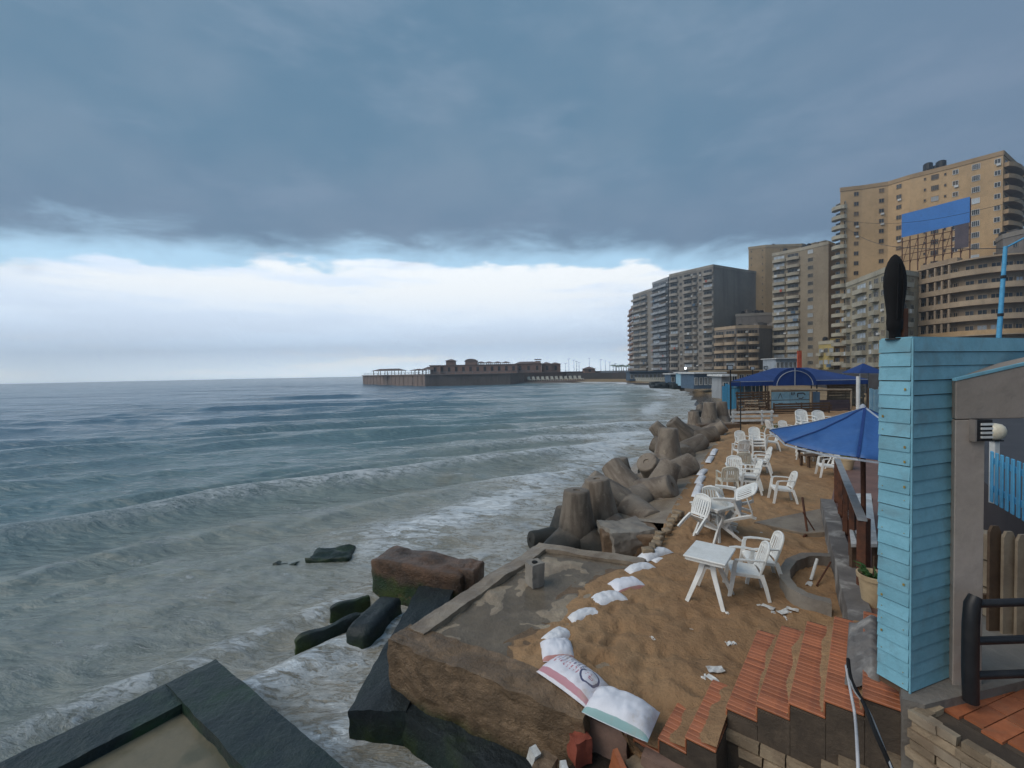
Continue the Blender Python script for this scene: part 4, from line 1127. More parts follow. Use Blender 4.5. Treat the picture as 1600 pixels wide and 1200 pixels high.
# ------------------------------------------------------------------ plastic chairs
def make_chair(mat):
    root = empty('plastic_chair', (0, 0, 0))
    m = MB(); n = 8; top, bot = [], []
    for i in range(n + 1):
        a = i / n; y = .235 - .43 * a; hw = .245 - .045 * a; r1, r2 = [], []
        for j in range(n + 1):
            b = j / n * 2 - 1
            z = .435 - .035 * a - .018 * (1 - b * b) * math.sin(math.pi * min(a + .15, 1)) - (.035 if i == 0 else 0)
            r1.append((b * hw, y, z)); r2.append((b * hw, y, z - .016))
        top.append(r1); bot.append(r2)
    m.grid(top); m.grid(bot, flip=True)
    for s, col in ((1, n), (-1, 0)):
        m.grid([[top[i][col] for i in range(n + 1)], [bot[i][col] for i in range(n + 1)]])
    m.grid([[top[0][j] for j in range(n + 1)], [(bot[0][j][0], bot[0][j][1], bot[0][j][2] - .03) for j in range(n + 1)]])
    m.grid([top[n], bot[n]])
    m.build('seat', mat, root, smooth=True, angle=40)
    m = MB()
    def bp(b, h): # point of the back: b across -1..1, h 0..1 up
        hw = .20 + .025 * math.sin(h * math.pi)
        return Vector((b * hw, -.185 - .135 * h - .035 * (1 - b * b), .40 + .44 * h + (.035 * (1 - b * b) if h > .9 else 0)))
    fr = [bp(-1, h / 8) for h in range(8)] + [bp(-.97 + 1.94 * k / 8, 1 - .06 * abs(k / 4 - 1) ** 3) for k in range(9)] + [bp(1, 1 - h / 8) for h in range(1, 9)]
    m.sweep(fr, .048, .022, (0, 1, .25)) if False else m.tube(fr, .021, 6, flat=1.0)
    for k in range(7):
        b = -.78 + 1.56 * k / 6
        m.sweep([bp(b, .08), bp(b, .35), bp(b, .65), bp(b, .97)], .040, .010, (1, 0, 0))
    for h, w in ((.10, .05), (.90, .07)):
        m.sweep([bp(-1 + 2 * j / 8, h) for j in range(9)], w, .013, (0, -.3, 1))
    m.build('backrest', mat, root, smooth=True, angle=40)
    for s in (-1, 1):
        m = MB(); m.sweep([(s * .272, .285, 0), (s * .262, .245, .22), (s * .252, .215, .42), (s * .265, .19, .60), (s * .268, .165, .645)], [.05, .058, .066, .056, .05], [.04, .042, .045, .038, .03], (0, 1, 0)); m.build('leg', mat, root, smooth=True, angle=40)
        m = MB(); m.sweep([(s * .255, -.315, 0), (s * .235, -.265, .22), (s * .212, -.205, .41)], [.05, .06, .07], [.04, .042, .045], (0, 1, 0)); m.build('leg', mat, root, smooth=True, angle=40)
        m = MB(); m.sweep([(s * .27, .20, .645), (s * .278, .08, .662), (s * .268, -.08, .662), (s * .238, -.235, .655)], [.05, .062, .056, .04], .022, (1, 0, 0)); m.build('armrest', mat, root, smooth=True, angle=40)
        m = MB(); m.sweep([(s * .248, .19, .405), (s * .228, 0, .385), (s * .212, -.19, .378)], .016, .05, (1, 0, 0)); m.build('side_rail', mat, root)
    return index_children(root)
CHAIR = make_chair(M['white_plastic']); CHAIR_B = make_chair(M['aged_plastic'])
_used = set()
def chair(label, pos, face, proto=None, group='white plastic chairs on the sand', tilt=None, s=.94):
    proto = proto or CHAIR
    if proto.name in _used: o = copy_tree(proto)
    else: o = proto; _used.add(proto.name)
    o.location = pos; o.scale = (s, s, s)
    o.rotation_euler = (0, 0, R(-face)) if tilt is None else (R(tilt[0]), R(tilt[1]), R(-face))
    return tag(o, label, 'chair', group)
def cg(px, py, dz=0):
    p = G(px, py, 1.0); p.z = 1.0 + sand_h(p.x, p.y) + dz; return p
chair('white plastic armchair drawn up beside the white rectangular table', cg(1164, 925), 288)
chair('white plastic armchair behind the one drawn up to the white rectangular table', cg(1187, 904), 284)
chair('white plastic armchair standing alone near the grey concrete pad', cg(1222, 783), 286)
chair('yellowed plastic armchair turned to the sea beside the pair of stacked chairs', cg(1137, 771), 12, CHAIR_B)
chair('white plastic armchair right behind the yellowed one', cg(1149, 758), 200)
p = cg(1169, 770)
chair('lower chair of the stacked pair next to the yellowed chair', p, 286)
chair('upper chair of the stacked pair next to the yellowed chair', p + Vector((.03, .02, .12)), 286)
chair('yellowed plastic armchair with its back to the terrace between the stacked chairs', cg(1159, 741), 15, CHAIR_B)
p = cg(1187, 742)
chair('lower chair of the stacked pair facing the sea behind the yellowed chairs', p, 288)
chair('upper chair of the stacked pair facing the sea behind the yellowed chairs', p + Vector((.03, .02, .12)), 288)
chair('white plastic armchair in the crowd of chairs, half hidden by a yellowed chair', cg(1158, 718), 5)
chair('white plastic armchair in the crowd of chairs beside the stack of three', cg(1160, 704), 185)
p = cg(1183, 708)
for k, nm in enumerate(('bottom', 'middle', 'top')):
    chair(nm + ' chair of the stack of three in the crowd of chairs', p + Vector((0, .02 * k, .12 * k)), 190)
chair('white plastic armchair facing the sea beside the stack of three', cg(1205, 704), 290)
chair('white plastic armchair with its back to the sea near the white rail fence', cg(1207, 680), 85)
chair('white plastic armchair facing the terrace near the white rail fence', cg(1227, 682), 185)
for q, (px, py) in enumerate(((1262, 722), (1289, 724))):
    p = cg(px, py)
    for k in range(9):
        chair('white plastic chair in the tall stack behind the blue parasol' + (', stack nearer the sea' if q == 0 else ', stack nearer the road'), p + Vector((0, .018 * k, .135 * k)), 185, group='tall stacks of chairs')
chair('white plastic armchair under the blue parasol beside the brown bench', cg(1293, 745), 290)

def make_table(label, pos, rz, group=None, sx=.60, sy=.72):
    root = empty('plastic_table', pos, rz, label, 'table', group)
    m = MB(); m.box((0, 0, .715), (sx, sy, .028)); m.build('tabletop', M['white_plastic'], root, bevel=.008)
    m = MB()
    for s in (-1, 1):
        m.box((s * (sx / 2 - .03), 0, .68), (.02, sy - .06, .04)); m.box((0, s * (sy / 2 - .03), .678), (sx - .085, .02, .04))
    m.build('apron', M['white_plastic'], root)
    for a in (-1, 1):
        for b in (-1, 1):
            m = MB(); m.sweep([(a * .05, b * .10, .69), (a * .10, b * .17, .45), (a * .26, b * .31, .0)], [.09, .07, .055], [.03, .035, .03], (1, 0, 0)); m.build('leg', M['white_plastic'], root, smooth=True, angle=40)
    m = MB(); m.box((0, 0, .52), (.20, .28, .03)); m.build('brace', M['white_plastic'], root)
    return root
tA, tD, tB = G(1070, 868, 1.73), G(1133, 883, 1.73), G(1088, 846, 1.73)
tp = (tD + tB) / 2; tp.z = 1.0 + sand_h(tp.x, tp.y)
make_table('white rectangular plastic table with crossed legs standing on the sand', tp, math.atan2((tD - tA).y, (tD - tA).x))
tp2 = cg(1116, 838)
make_table('white plastic table with chairs tipped against it', tp2, .5, sx=.7, sy=.7)
chair('white plastic chair tipped forward against the table, nearer the sandbags', tp2 + Vector((-.52, -.28, .12)), 65, tilt=(-38, 0), group='chairs tipped against the table')
chair('white plastic chair tipped with its legs out towards the grey pad', tp2 + Vector((.62, -.14, .26)), 290, tilt=(-62, 0), group='chairs tipped against the table')
chair('white plastic chair tipped over behind the tipped pair', tp2 + Vector((.30, .58, .22)), 215, tilt=(-48, 0), group='chairs tipped against the table')
chair('white plastic chair lying on its side on top of the tipped chairs', tp2 + Vector((.05, -.1, .74)), 120, tilt=(-75, 20), group='chairs tipped against the table')
chair('white plastic chair tipped upside down across the tipped pair', tp2 + Vector((.62, .30, .40)), 300, tilt=(-95, 10), group='chairs tipped against the table')
make_table('white plastic table under the blue parasol beside the brown bench', cg(1310, 733), .6)
# ------------------------------------------------------------------ stairs
TW, TD, RH = .0655, .262, .15
def tile_mesh(nm, d, mat, bev=.005):
    m = MB(); m.box((0, 0, 0), d); return m.mesh(nm, mat, bevel=bev)
tread_tile = tile_mesh('tread_tile', (TW - .007, TD + .015, .022), M['terracotta'])
riser_tile = tile_mesh('riser_tile', (TW - .007, .016, RH - .03), M['terracotta'])
N1 = G(1137, 1107, 1.25)
so = Vector((N1.x, N1.y, .4))
stairs = empty('tiled_stairs', so, 0, 'terracotta tiled steps drifted with sand beside the blue pillar', 'stairs')
RZ = math.atan2(U.y, U.x)
def step(k, near, length, z):
    """near: plan point of the near end of the nosing"""
    b = MB(); b.obox((near.x, near.y, z - .95), U * length, V * (-(-TD)), Vector((0, 0, .935 - .012)))
    b.build('step_core', M['mortar'], stairs, so)
    n = int(length / TW)
    for i in range(n):
        c = near + U * (TW * (i + .5)) + V * (TD / 2 - .012)
        jz = rdn.uniform(-.003, .003)
        inst('tread_tile', tread_tile, stairs, (c.x - so.x, c.y - so.y, z - so.z + jz - .008), (rdn.uniform(-.015, .015), rdn.uniform(-.02, .02), RZ))
        c = near + U * (TW * (i + .5)) - V * .012
        inst('riser_tile', riser_tile, stairs, (c.x - so.x, c.y - so.y, z - so.z - RH / 2 - .01), (0, 0, RZ))
for k in range(-3, 5):
    base = N1 + V * (TD * k)
    if k < 0: step(k, base - U * .42, 1.0 if k > -3 else .55, 1.25 + RH * k)
    else: step(k, base, 1.70, 1.25 + RH * k)
# the top tread runs back to the landing
tb0 = N1 + V * (TD * 5); zt5 = 1.25 + RH * 4
m = MB(); m.obox((tb0.x, tb0.y, zt5 - .9), U * 1.70, V * .5, (0, 0, .9 - .024)); m.build('step_core', M['mortar'], stairs, so)
for r in range(2):
    for i in range(int(1.70 / TW)):
        c = tb0 + U * (TW * (i + .5)) + V * (.135 + .262 * r)
        inst('tread_tile', tread_tile, stairs, (c.x - so.x, c.y - so.y, zt5 - so.z - .008 + rdn.uniform(-.003, .003)), (0, 0, RZ), (1, .93, 1))
# sand drifted on the treads
for k in range(-3, 4):
    z = 1.25 + RH * k; n0 = N1 + V * (TD * k) - (U * .42 if k < 0 else Vector((0, 0, 0)))
    L = (1.0 if k > -3 else .55) if k < 0 else 1.70
    m = MB(); rows = []
    for i in range(34):
        a = .03 + .95 * i / 33; row = []
        wid = TD * (.62 + .28 * noise.noise(Vector((a * 5 + k * 3, k, 2)))) * (1.15 if k < 0 else .66)
        if k >= 0: wid *= min(1, .35 + a * 1.4) if k < 3 else min(1, .25 + a)
        wid = min(wid, TD * .93)
        for j in range(7):
            b = j / 6; p = n0 + U * (L * a) + V * (TD - .004 - wid * (1 - b))
            hz = (.006 + .045 * b ** 1.5 * (1.7 if k < 0 else 1)) * math.sin(math.pi * min(max(a * 1.02, .04), .98)) ** .5 - .004 * (j == 0) * 3
            row.append((p.x, p.y, z + hz + .004 * noise.noise(Vector((p.x * 9, p.y * 9, 1)))))
        rows.append(row)
    m.grid(rows)
    d = m.build('sand_drift', M['sand'], stairs, so, smooth=True, fixn=True); d['kind'] = 'stuff'
# flank of the stairs: dark mortar with stone courses
pl = MB(); e0, e1 = N1 - U * .02, N1 + V * 1.6 - U * .02
st_o = Vector((N1.x, N1.y, 0))
flank = empty('stair_side_wall', Vector((e0.x, e0.y, -.2)), 0, 'dark mortared side wall of the tiled steps with tan stone courses', 'wall')
fo_ = flank.location.copy()
pl.obox((e0.x, e0.y, -.2), V * 2.3, U * .12, (0, 0, 1.42 - .2 + .0)); pl.build('mortar_bed', M['mortar'], flank, fo_)
ci = 0
for r in range(7):
    z = .98 - r * .105 + .0
    x = -.03 + (r % 2) * .13
    while x < 2.2:
        w = rdn.uniform(.20, .34)
        gap = rdn.random() < .13
        zz = z + .12 * (x / 2.0) * 0
        top_lim = 1.05 + .15 * int(max(x, 0) / TD) * .62
        if not gap:
            m = rough_box((w - .014, .055 + rdn.uniform(0, .03), .088), 2, .006, ci, 9); ci += 1
            c = e0 + V * (x + w / 2) - U * .02
            xf(m, Matrix.Translation((c.x, c.y, z)) @ Matrix.Rotation(math.atan2(V.y, V.x), 4, 'Z'))
            m.build('stone', M['stone_tan'], flank, fo_)
        x += w
for r in range(5):
    x = .75 + .12 * (r % 2)
    while x < 2.1:
        w = rdn.uniform(.2, .36); z = 1.09 + r * .105
        if z < 1.02 + .15 * (x / TD) * .9 - .12 and rdn.random() < .72:
            m = rough_box((w - .014, .05 + rdn.uniform(0, .03), .088), 2, .006, ci, 9); ci += 1
            c = e0 + V * (x + w / 2) - U * .025
            xf(m, Matrix.Translation((c.x, c.y, z)) @ Matrix.Rotation(math.atan2(V.y, V.x), 4, 'Z'))
            m.build('stone', M['stone_tan'], flank, fo_)
        x += w
# extra mortar behind the upper steps
um = MB()
for k in range(0, 5):
    b = N1 + V * (TD * k) - U * .015
    um.obox((b.x, b.y, 1.0), V * (TD - .004), U * .10, (0, 0, 1.25 + RH * k - .04 - 1.0))
um.build('mortar_backing', M['mortar'], flank, fo_)
# cement patch and cables on the steps
cp = N1 + V * (TD * 4.0) + U * .55
m = MB(); rows = []
for i in range(46):
    row = []
    for j in range(24):
        a, b = i / 45 * 2 - 1, j / 23 * 2 - 1
        fall = max(0, 1 - (a * a) ** 2) * max(0, 1 - (b * b) ** 2)
        p = cp + U * (a * .62 + .36) + V * (b * .125 - .02)
        row.append((p.x, p.y, 1.73 + .12 * min(max(b + .5, 0), 1) + .07 * fall ** .4 + .025 * noise.noise(Vector((p.x * 14, p.y * 14, 4))) * fall + .03 * noise.noise(Vector((p.x * 6, p.y * 6, 0)))))
    rows.append(row)
m.grid(rows); tag(m.build('cement_patch', M['flaked'], smooth=True), 'rough grey cement patch smeared over the tiled steps', 'cement')
def cable(label, pts, r, mat):
    P = [Vector(p) for p in pts]; out = []
    for i in range(len(P) - 1):
        p0, p1, p2, p3 = P[max(i - 1, 0)], P[i], P[i + 1], P[min(i + 2, len(P) - 1)]
        for k in range(8):
            t = k / 8
            out.append(.5 * ((2 * p1) + (p2 - p0) * t + (2 * p0 - 5 * p1 + 4 * p2 - p3) * t * t + (3 * p1 - p0 - 3 * p2 + p3) * t ** 3))
    out.append(P[-1]); m = MB(); m.tube(out, r, 8)
    return tag(m.build('cable', mat, smooth=True), label, 'cable')
cable('pale grey conduit coming out of the cement patch', [G(1322, 1040, 1.92), G(1330, 1085, 1.86), G(1336, 1120, 1.75), D(1340, 1180, 3.05), D(1344, 1300, 2.9)], .011, M['cable_white'])
cable('thick black cable running down from the cement patch', [G(1325, 1030, 1.95), G(1330, 1062, 1.92), G(1350, 1100, 1.86), D(1368, 1145, 3.0), D(1398, 1215, 2.85), D(1420, 1300, 2.7)], .015, M['black_plastic'])
cable('thin blue grey cable running beside the thick black cable', [G(1324, 1045, 1.94), G(1334, 1078, 1.9), G(1357, 1110, 1.84), D(1378, 1160, 2.98), D(1404, 1230, 2.8)], .007, M['steel'])

# ------------------------------------------------------------------ landing, pillar and gate
LZ = 2.0
PC = G(1421, 1082, LZ)                                   # near corner of the pillar
pl_l, pl_r = Vector((-.33, .944, 0)), Vector((.944, .33, 0))
land = MB()
lp = [PC - pl_r * .10 + U * 1.9, PC - pl_r * .13 - pl_l * .02, PC - pl_l * .12 - pl_r * .04, PC + pl_r * 1.0 - pl_l * .24, PC + pl_r * 3.5 - pl_l * .24, PC + pl_r * 4.0 + pl_l * 1.6, PC + pl_r * 1.0 + U * 1.9]
land.prism([(p.x, p.y) for p in lp], .6, LZ)
struct(land.build('landing', M['concrete']))
po_ = Vector((PC.x, PC.y, LZ))
pil = empty('clad_pillar', po_, 0, 'tall pillar and wall clad in light blue painted boards', 'pillar')
PT, WL, WR = 4.80, .225, .585
core = MB(); core.prism([(p.x, p.y) for p in (PC + pl_l * .012 + pl_r * .012, PC + pl_r * WR + pl_l * .012, PC + pl_r * WR + pl_l * (WL - .005), PC + pl_l * (WL - .005) + pl_r * .012)], LZ - .05, PT - .01); core.build('core', M['wood'], pil, po_)
nb_ = 25; bh = (PT - LZ) / nb_
def board(a, d, L, out, z, h, nm='board'):
    """a clapboard: foot proud of its head"""
    m = MB(); o1, o2 = out * .0145, out * .005; g = .005
    e1 = rdn.uniform(-.001, .002); z1 = z + rdn.uniform(-.0015, .0015)
    p = [a + o1, a + d * L + o1, a + d * L - out * .006, a - out * .006]
    q = [a + o2, a + d * L + o2, a + d * L - out * .006, a - out * .006]
    m.hexa([Vector((v.x, v.y, z1)) for v in p] + [Vector((v.x, v.y, z1 + h - g)) for v in q])
    return m.build(nm, M['blue_wood'], pil, po_)
for k in range(nb_):
    z = LZ + .01 + k * bh
    board(PC + pl_l * .004, pl_l, WL - .006, -pl_r, z + rdn.uniform(-.002, .002), bh)
    L = WR if z < 4.33 else 2.3
    board(PC + pl_r * .004, pl_r, L, -pl_l, z + rdn.uniform(-.002, .002), bh)
tr = MB(); a = PC - pl_l * .014 - pl_r * .014
tr.obox((a.x, a.y, LZ), pl_r * .012, pl_l * .012, (0, 0, PT - LZ)); tr.build('corner_trim', M['blue_wood'], pil, po_)
m = MB(); a = PC + pl_r * WR + pl_l * .02; m.obox((a.x, a.y, 4.33), pl_r * 1.7, pl_l * .16, (0, 0, PT - 4.35)); m.build('wall_core', M['wood'], pil, po_)
cap = MB(); a = PC + pl_l * .0 + pl_r * .0; cap.obox((a.x, a.y, PT + .004), pl_r * 2.28, pl_l * (WL - .01), (0, 0, .012)); cap.build('coping', M['blue_wood'], pil, po_)
rs = MB()
for k in range(nb_):
    for f in (.16, .84):
        if rdn.random() < .40:
            big = rdn.random() < .3
            c = PC + pl_l * (WL * (1 - f)) - pl_r * .0165; z = LZ + (k + rdn.uniform(.25, .7)) * bh
            w, h = (.013, .018) if big else (.005, .007)
            rs.obox(c - pl_l * w / 2 + Vector((0, 0, z - LZ - h / 2)), pl_l * w, -pl_r * .0022, (0, 0, h))
rso = rs.build('rust_spots', M['yellow_rust'], pil, po_); rso['kind'] = 'stuff'
# upright lamp head on the pillar
lc = PC + pl_l * .13 + pl_r * .02; lc.z = PT
lamp = empty('upright_lamp', lc, 0, 'black leaf shaped lamp head standing upright on the blue pillar', 'lamp')
prof = [(.045, 0), (.046, .07), (.062, .085), (.068, .14), (.064, .20), (.072, .27), (.084, .36), (.092, .45), (.090, .52), (.078, .59), (.058, .645), (.034, .685), (.010, .705)]
m = MB(); m.lathe(prof, 22); m.v = [Vector((v.x * .94, v.y * .55, v.z * .965)) for v in m.v]; m.build('body', M['black_plastic'], lamp, smooth=True, angle=50)
m = MB(); m.lathe([(.06, -.0), (.06, .012)], 14); m.build('base', M['dark_metal'], lamp)
for s in (-1, 1):
    m = MB(); m.sweep([(s * .02, -.045, .16), (s * .022, -.052, .40), (s * .012, -.044, .60)], .006, .008, (1, 0, 0)); m.build('rib', M['black_plastic'], lamp)
m = MB(); c = PC + pl_r * .10 + pl_l * .12; m.box((c.x, c.y, PT + .13), (.055, .05, .24), .3); tag(m.build('timber_stub', M['rust'], bevel=.003), 'short brown timber stub beside the black lamp head', 'post')

# rendered gateway
gd = 3.45
def gx(px, d): return (px - 800) / FPX * d
gate = empty('gateway', (3.65, gd, LZ), 0, 'brown rendered gateway with a sloping lintel beside the blue pillar', 'gateway'); go = gate.location.copy()
colp = [(gx(1494, gd), gd), (gx(1541, gd), gd), (gx(1552, gd) + .08, gd + .30), (3.71, 3.745)]
m = MB(); m.prism(colp, LZ - .02, 4.15); m.build('column', M['plaster'], gate, go, bevel=.006)
xr = 6.2; xl = gx(1494, gd)
m = MB()
m.hexa([Vector(p) for p in ((xl, gd, 4.156), (xr, gd, 4.156), (xr, gd + .30, 4.156), (3.71, gd + .295, 4.156), (xl, gd, 4.46), (xr, gd, 5.02), (xr, gd + .30, 5.02), (3.71, gd + .295, 4.50))]); m.build('lintel', M['plaster'], gate, go, bevel=.006)
m = MB(); m.obox((xl - .004, gd - .006, 4.463), (xr - xl, 0, .56), (0, .03, 0), (0, 0, .022)); m.build('drip_edge', M['blue_wood'], gate, go)
bl = empty('bulkhead_light', (gx(1531, gd) , gd - .05, 4.07), 0, 'black louvred bulkhead light with white slats on the gateway', 'lamp')
m = MB(); m.box((0, .03, 0), (.13, .045, .17)); m.build('housing', M['dark_metal'], bl, bevel=.004)
m = MB(); m.box((-.072, .028, 0), (.014, .05, .172)); m.build('edge_plate', M['grey_plaster'], bl)
for k in range(4):
    m = MB(); m.box((.012, .002, -.052 + .034 * k), (.088, .012, .017)); m.build('slat', M['white_paint'], bl)

# ------------------------------------------------------------------ right of the gateway
pv = MB(); pv.prism([(4.4, 2.4), (6.4, 5.1), (7.9, 6.9), (11.5, 11.5), (18, 20), (27, 31), (36, 42), (40, 41), (28, 23), (19.4, 9.8), (13.4, -2)], .5, 2.36)
struct(pv.build('promenade', M['asphalt']))
fa = D(1547, 715, 6.85)
ft = Vector((-.5, -.866, 0)); fo2 = Vector((fa.x, fa.y, 2.36))
fence = empty('picket_fence', fo2, 0, 'light blue picket fence seen through the gateway', 'fence')
for k in range(20):
    m = MB(); p = Vector((fa.x, fa.y, 0)) + ft * (.06 + .165 * k); nn = Vector((ft.y, -ft.x, 0)) * .022
    w = ft * .085
    poly = [p, p + w]
    m.hexa([Vector((q.x, q.y, 2.42)) for q in (p, p + w, p + w + nn, p + nn)] + [Vector((q.x, q.y, 3.22)) for q in (p, p + w, p + w + nn, p + nn)])
    m.build('picket', M['picket_blue'], fence, fo2, bevel=.008)
for z in (2.58, 3.02):
    m = MB(); p = Vector((fa.x, fa.y, 0)) - Vector((ft.y, -ft.x, 0)) * .035; m.obox((p.x, p.y, z), ft * 3.3, Vector((ft.y, -ft.x, 0)) * .033, (0, 0, .085)); m.build('rail', M['picket_blue'], fence, fo2)
lpz = D(1554, 690, 6.9)
gl = empty('globe_lamp', (lpz.x, lpz.y, 2.36), 0, 'cream globe lamp on a white post at the end of the picket fence', 'lamp')
m = MB(); m.box((0, 0, .5), (.085, .085, 1.0)); m.build('post', M['white_paint'], gl, bevel=.005)
m = MB(); m.box((0, 0, 1.01), (.14, .14, .02)); m.build('cap', M['dark_metal'], gl)
m = MB(); m.lathe([(.06, 1.02), (.10, 1.05), (.13, 1.11), (.135, 1.17), (.115, 1.23), (.08, 1.265), (.02, 1.28)], 16); m.build('globe', M['lamp_globe'], gl, smooth=True)
# tan pickets and railing on the landing
tf = empty('tan_picket_fence', (4.5, 4.1, LZ), 0, 'weathered tan picket boards behind the black railing', 'fence'); tfo = tf.location.copy()
for k in range(9):
    px = 1556 + k * 22; d = 4.15 - .05 * k; p = D(px, 830, d); h = 1.0 + rdn.uniform(-.03, .04)
    m = MB(); w = .055
    m.prism([(p.x - w, LZ), (p.x + w, LZ), (p.x + w, LZ + h - .06), (p.x + w * .5, LZ + h), (p.x - w * .5, LZ + h), (p.x - w, LZ + h - .06)], d, d + .025)
    m.v = [Vector((v.x, v.z, v.y)) for v in m.v]
    m.build('picket', M['pale_wood'] if k % 3 else M['wood'], tf, tfo)
m = MB(); m.box((5.1, 4.10, LZ + .3), (1.9, .03, .08), -.2); m.build('rail', M['wood'], tf, tfo)
bx = D(1549, 900, 4.4)
for k, (dx_, h, w) in enumerate(((0, .30, .16), (.02, .26, .14), (-.01, .24, .15))):
    m = MB(); m.box((bx.x + dx_, 4.42, LZ + .145 + .29 * k), (w, .2, .27), .2 * k); tag(m.build('carton', M['pale_wood'], bevel=.006), ('bottom', 'middle', 'top')[k] + ' tan carton of the pile between gateway and tan pickets', 'box', 'cartons by the gateway')
rb = G(1517, 1096, LZ)
rl = empty('tube_railing', rb, R(14), 'black tubular railing beside the gateway', 'railing')
m = MB(); m.tube([(0, 0, 0), (-.012, 0, .25), (-.012, 0, .60), (.0, 0, .76), (.035, 0, .815)], [.048, .05, .05, .048, .04], 12); m.build('post', M['dark_metal'], rl, smooth=True, angle=60)
m = MB(); m.tube([(.56, -.12, -.1), (.56, -.12, .55)], .045, 12); m.build('post', M['dark_metal'], rl, smooth=True)
for z, dz in ((.76, .0), (.47, -.0), (.20, -.0)):
    m = MB(); m.tube([(.02, 0, z), (.56, -.12, z + dz), (1.4, -.32, z + dz)], .03, 10); m.build('rail', M['dark_metal'], rl, smooth=True, angle=60)
# tiled landing step nearer than the railing, with a ragged stone edge
tz = 1.93
tl0 = G(1468, 1104, tz)
ts = empty('tiled_landing', (tl0.x, tl0.y, 1.2), 0, 'broad terracotta tiled step below the black railing', 'stairs'); tso = ts.location.copy()
b1_, b2_ = pl_r, -pl_l
m = MB(); m.obox((tl0.x, tl0.y, 1.0), b1_ * 1.6, b2_ * 1.3, (0, 0, tz - 1.0 - .02)); m.build('step_core', M['mortar'], ts, tso)
for i in range(11):
    for j in range(5):
        m = MB(); c = tl0 + b2_ * (.118 * i + .003) + b1_ * (.305 * j + .003 + (.05 if i % 2 else 0))
        m.obox((c.x, c.y, tz - .02), b1_ * .298, b2_ * .111, (0, 0, .02 + rdn.uniform(-.002, .002))); m.build('tile', M['terracotta'], ts, tso)
lo = tl0 - b1_ * .16 + b2_ * .0
lsw = empty('ledge_stone_pier', (lo.x, lo.y, .6), 0, 'ragged pier of thin split stones below the blue pillar', 'pier'); lso = lsw.location.copy()
m = MB(); a = lo + b2_ * .03 - b1_ * .10; m.obox((a.x, a.y, .6), b1_ * .24, b2_ * .9, (0, 0, LZ - .08 - .6)); m.build('mortar_bed', M['mortar'], lsw, lso)
for r in range(16):
    z = LZ - .10 - r * .075
    for j in range(7):
        w = rdn.uniform(.10, .2); dd = rdn.uniform(.0, .045)
        m = rough_box((w, .05 + dd, .066), 2, .006, r * 9 + j, 9)
        c = lo + b2_ * (.06 + j * .13 + rdn.uniform(-.03, .03)) - b1_ * .11
        xf(m, Matrix.Translation((c.x, c.y, z)) @ Matrix.Rotation(math.atan2(b2_.y, b2_.x), 4, 'Z'))
        m.build('stone', M['stone_tan'] if rdn.random() < .75 else M['pale_wood'], lsw, lso)
    for j in range(2):
        w = rdn.uniform(.08, .13)
        m = rough_box((w, .05 + rdn.uniform(0, .04), .066), 2, .006, r * 9 + j + 400, 9)
        c = lo + b2_ * .02 - b1_ * (.06 - .12 * j)
        xf(m, Matrix.Translation((c.x, c.y, z)) @ Matrix.Rotation(math.atan2(b1_.y, b1_.x), 4, 'Z'))
        m.build('stone', M['stone_tan'], lsw, lso)

# ------------------------------------------------------------------ low wall, paving, parasol
W0, W1 = G(1326, 966, 1.42), G(1282, 779, 1.42)
wt = (W1 - W0).normalized(); wn_ = Vector((wt.y, -wt.x, 0))
tag(rough_beam(W0 - wt * .3, W1, .26, .8, 1.42, 22, .02, 41, 1).build('low_wall', M['flaked'], smooth=True, angle=50), 'low grey concrete wall between the sand and the red paving', 'wall')
pz = 1.36
pvp = [W0 - wt * .3 + wn_ * .2, W1 + wn_ * .2, W1 + wt * 9 + wn_ * 1.2, W1 + wt * 14 + wn_ * 6, G(1480, 700, pz) + Vector((3, 0, 0)), W0 + wn_ * 4.5, W0 - wt * .9 + wn_ * 1.2]
m = MB(); m.prism([(p.x, p.y) for p in pvp], .6, pz); struct(m.build('red_paving', M['paving']))
ra, rb_ = W1 + wn_ * .32 + wt * .05, None
rr0, rr1 = Vector((ra.x, ra.y, pz)), D(1347, 815, 6.15)
rr1 = Vector((rr1.x, rr1.y, pz)); rt = rr1 - rr0
hr = empty('handrail', rr0, 0, 'rusty posts carrying a sloping grey handrail on the low wall', 'railing')
m = MB(); m.obox(rr0 + Vector((0, 0, 1.02)) - wn_ * .05, rt, wn_ * .11, (0, 0, .03)); m.build('top_rail', M['steel'], hr, rr0)
for k in range(5):
    m = MB(); p = rr0 + rt * (k / 4.0 * .98); m.box((p.x, p.y, pz + .51), (.085, .085, 1.015), .5); m.build('post', M['rust'], hr, rr0, bevel=.004)
m = MB(); m.obox(rr0 + Vector((0, 0, .45)), rt * .98, wn_ * .03, (0, 0, .04)); m.build('mid_rail', M['rust'], hr, rr0)
pend = rr1 + Vector((.07, .05, 0))
m = MB(); m.box((pend.x, pend.y, pz + .52), (.125, .11, 1.04), .4); tag(m.build('post_box', M['rust'], bevel=.006), 'thick rust red post at the near end of the handrail', 'post')
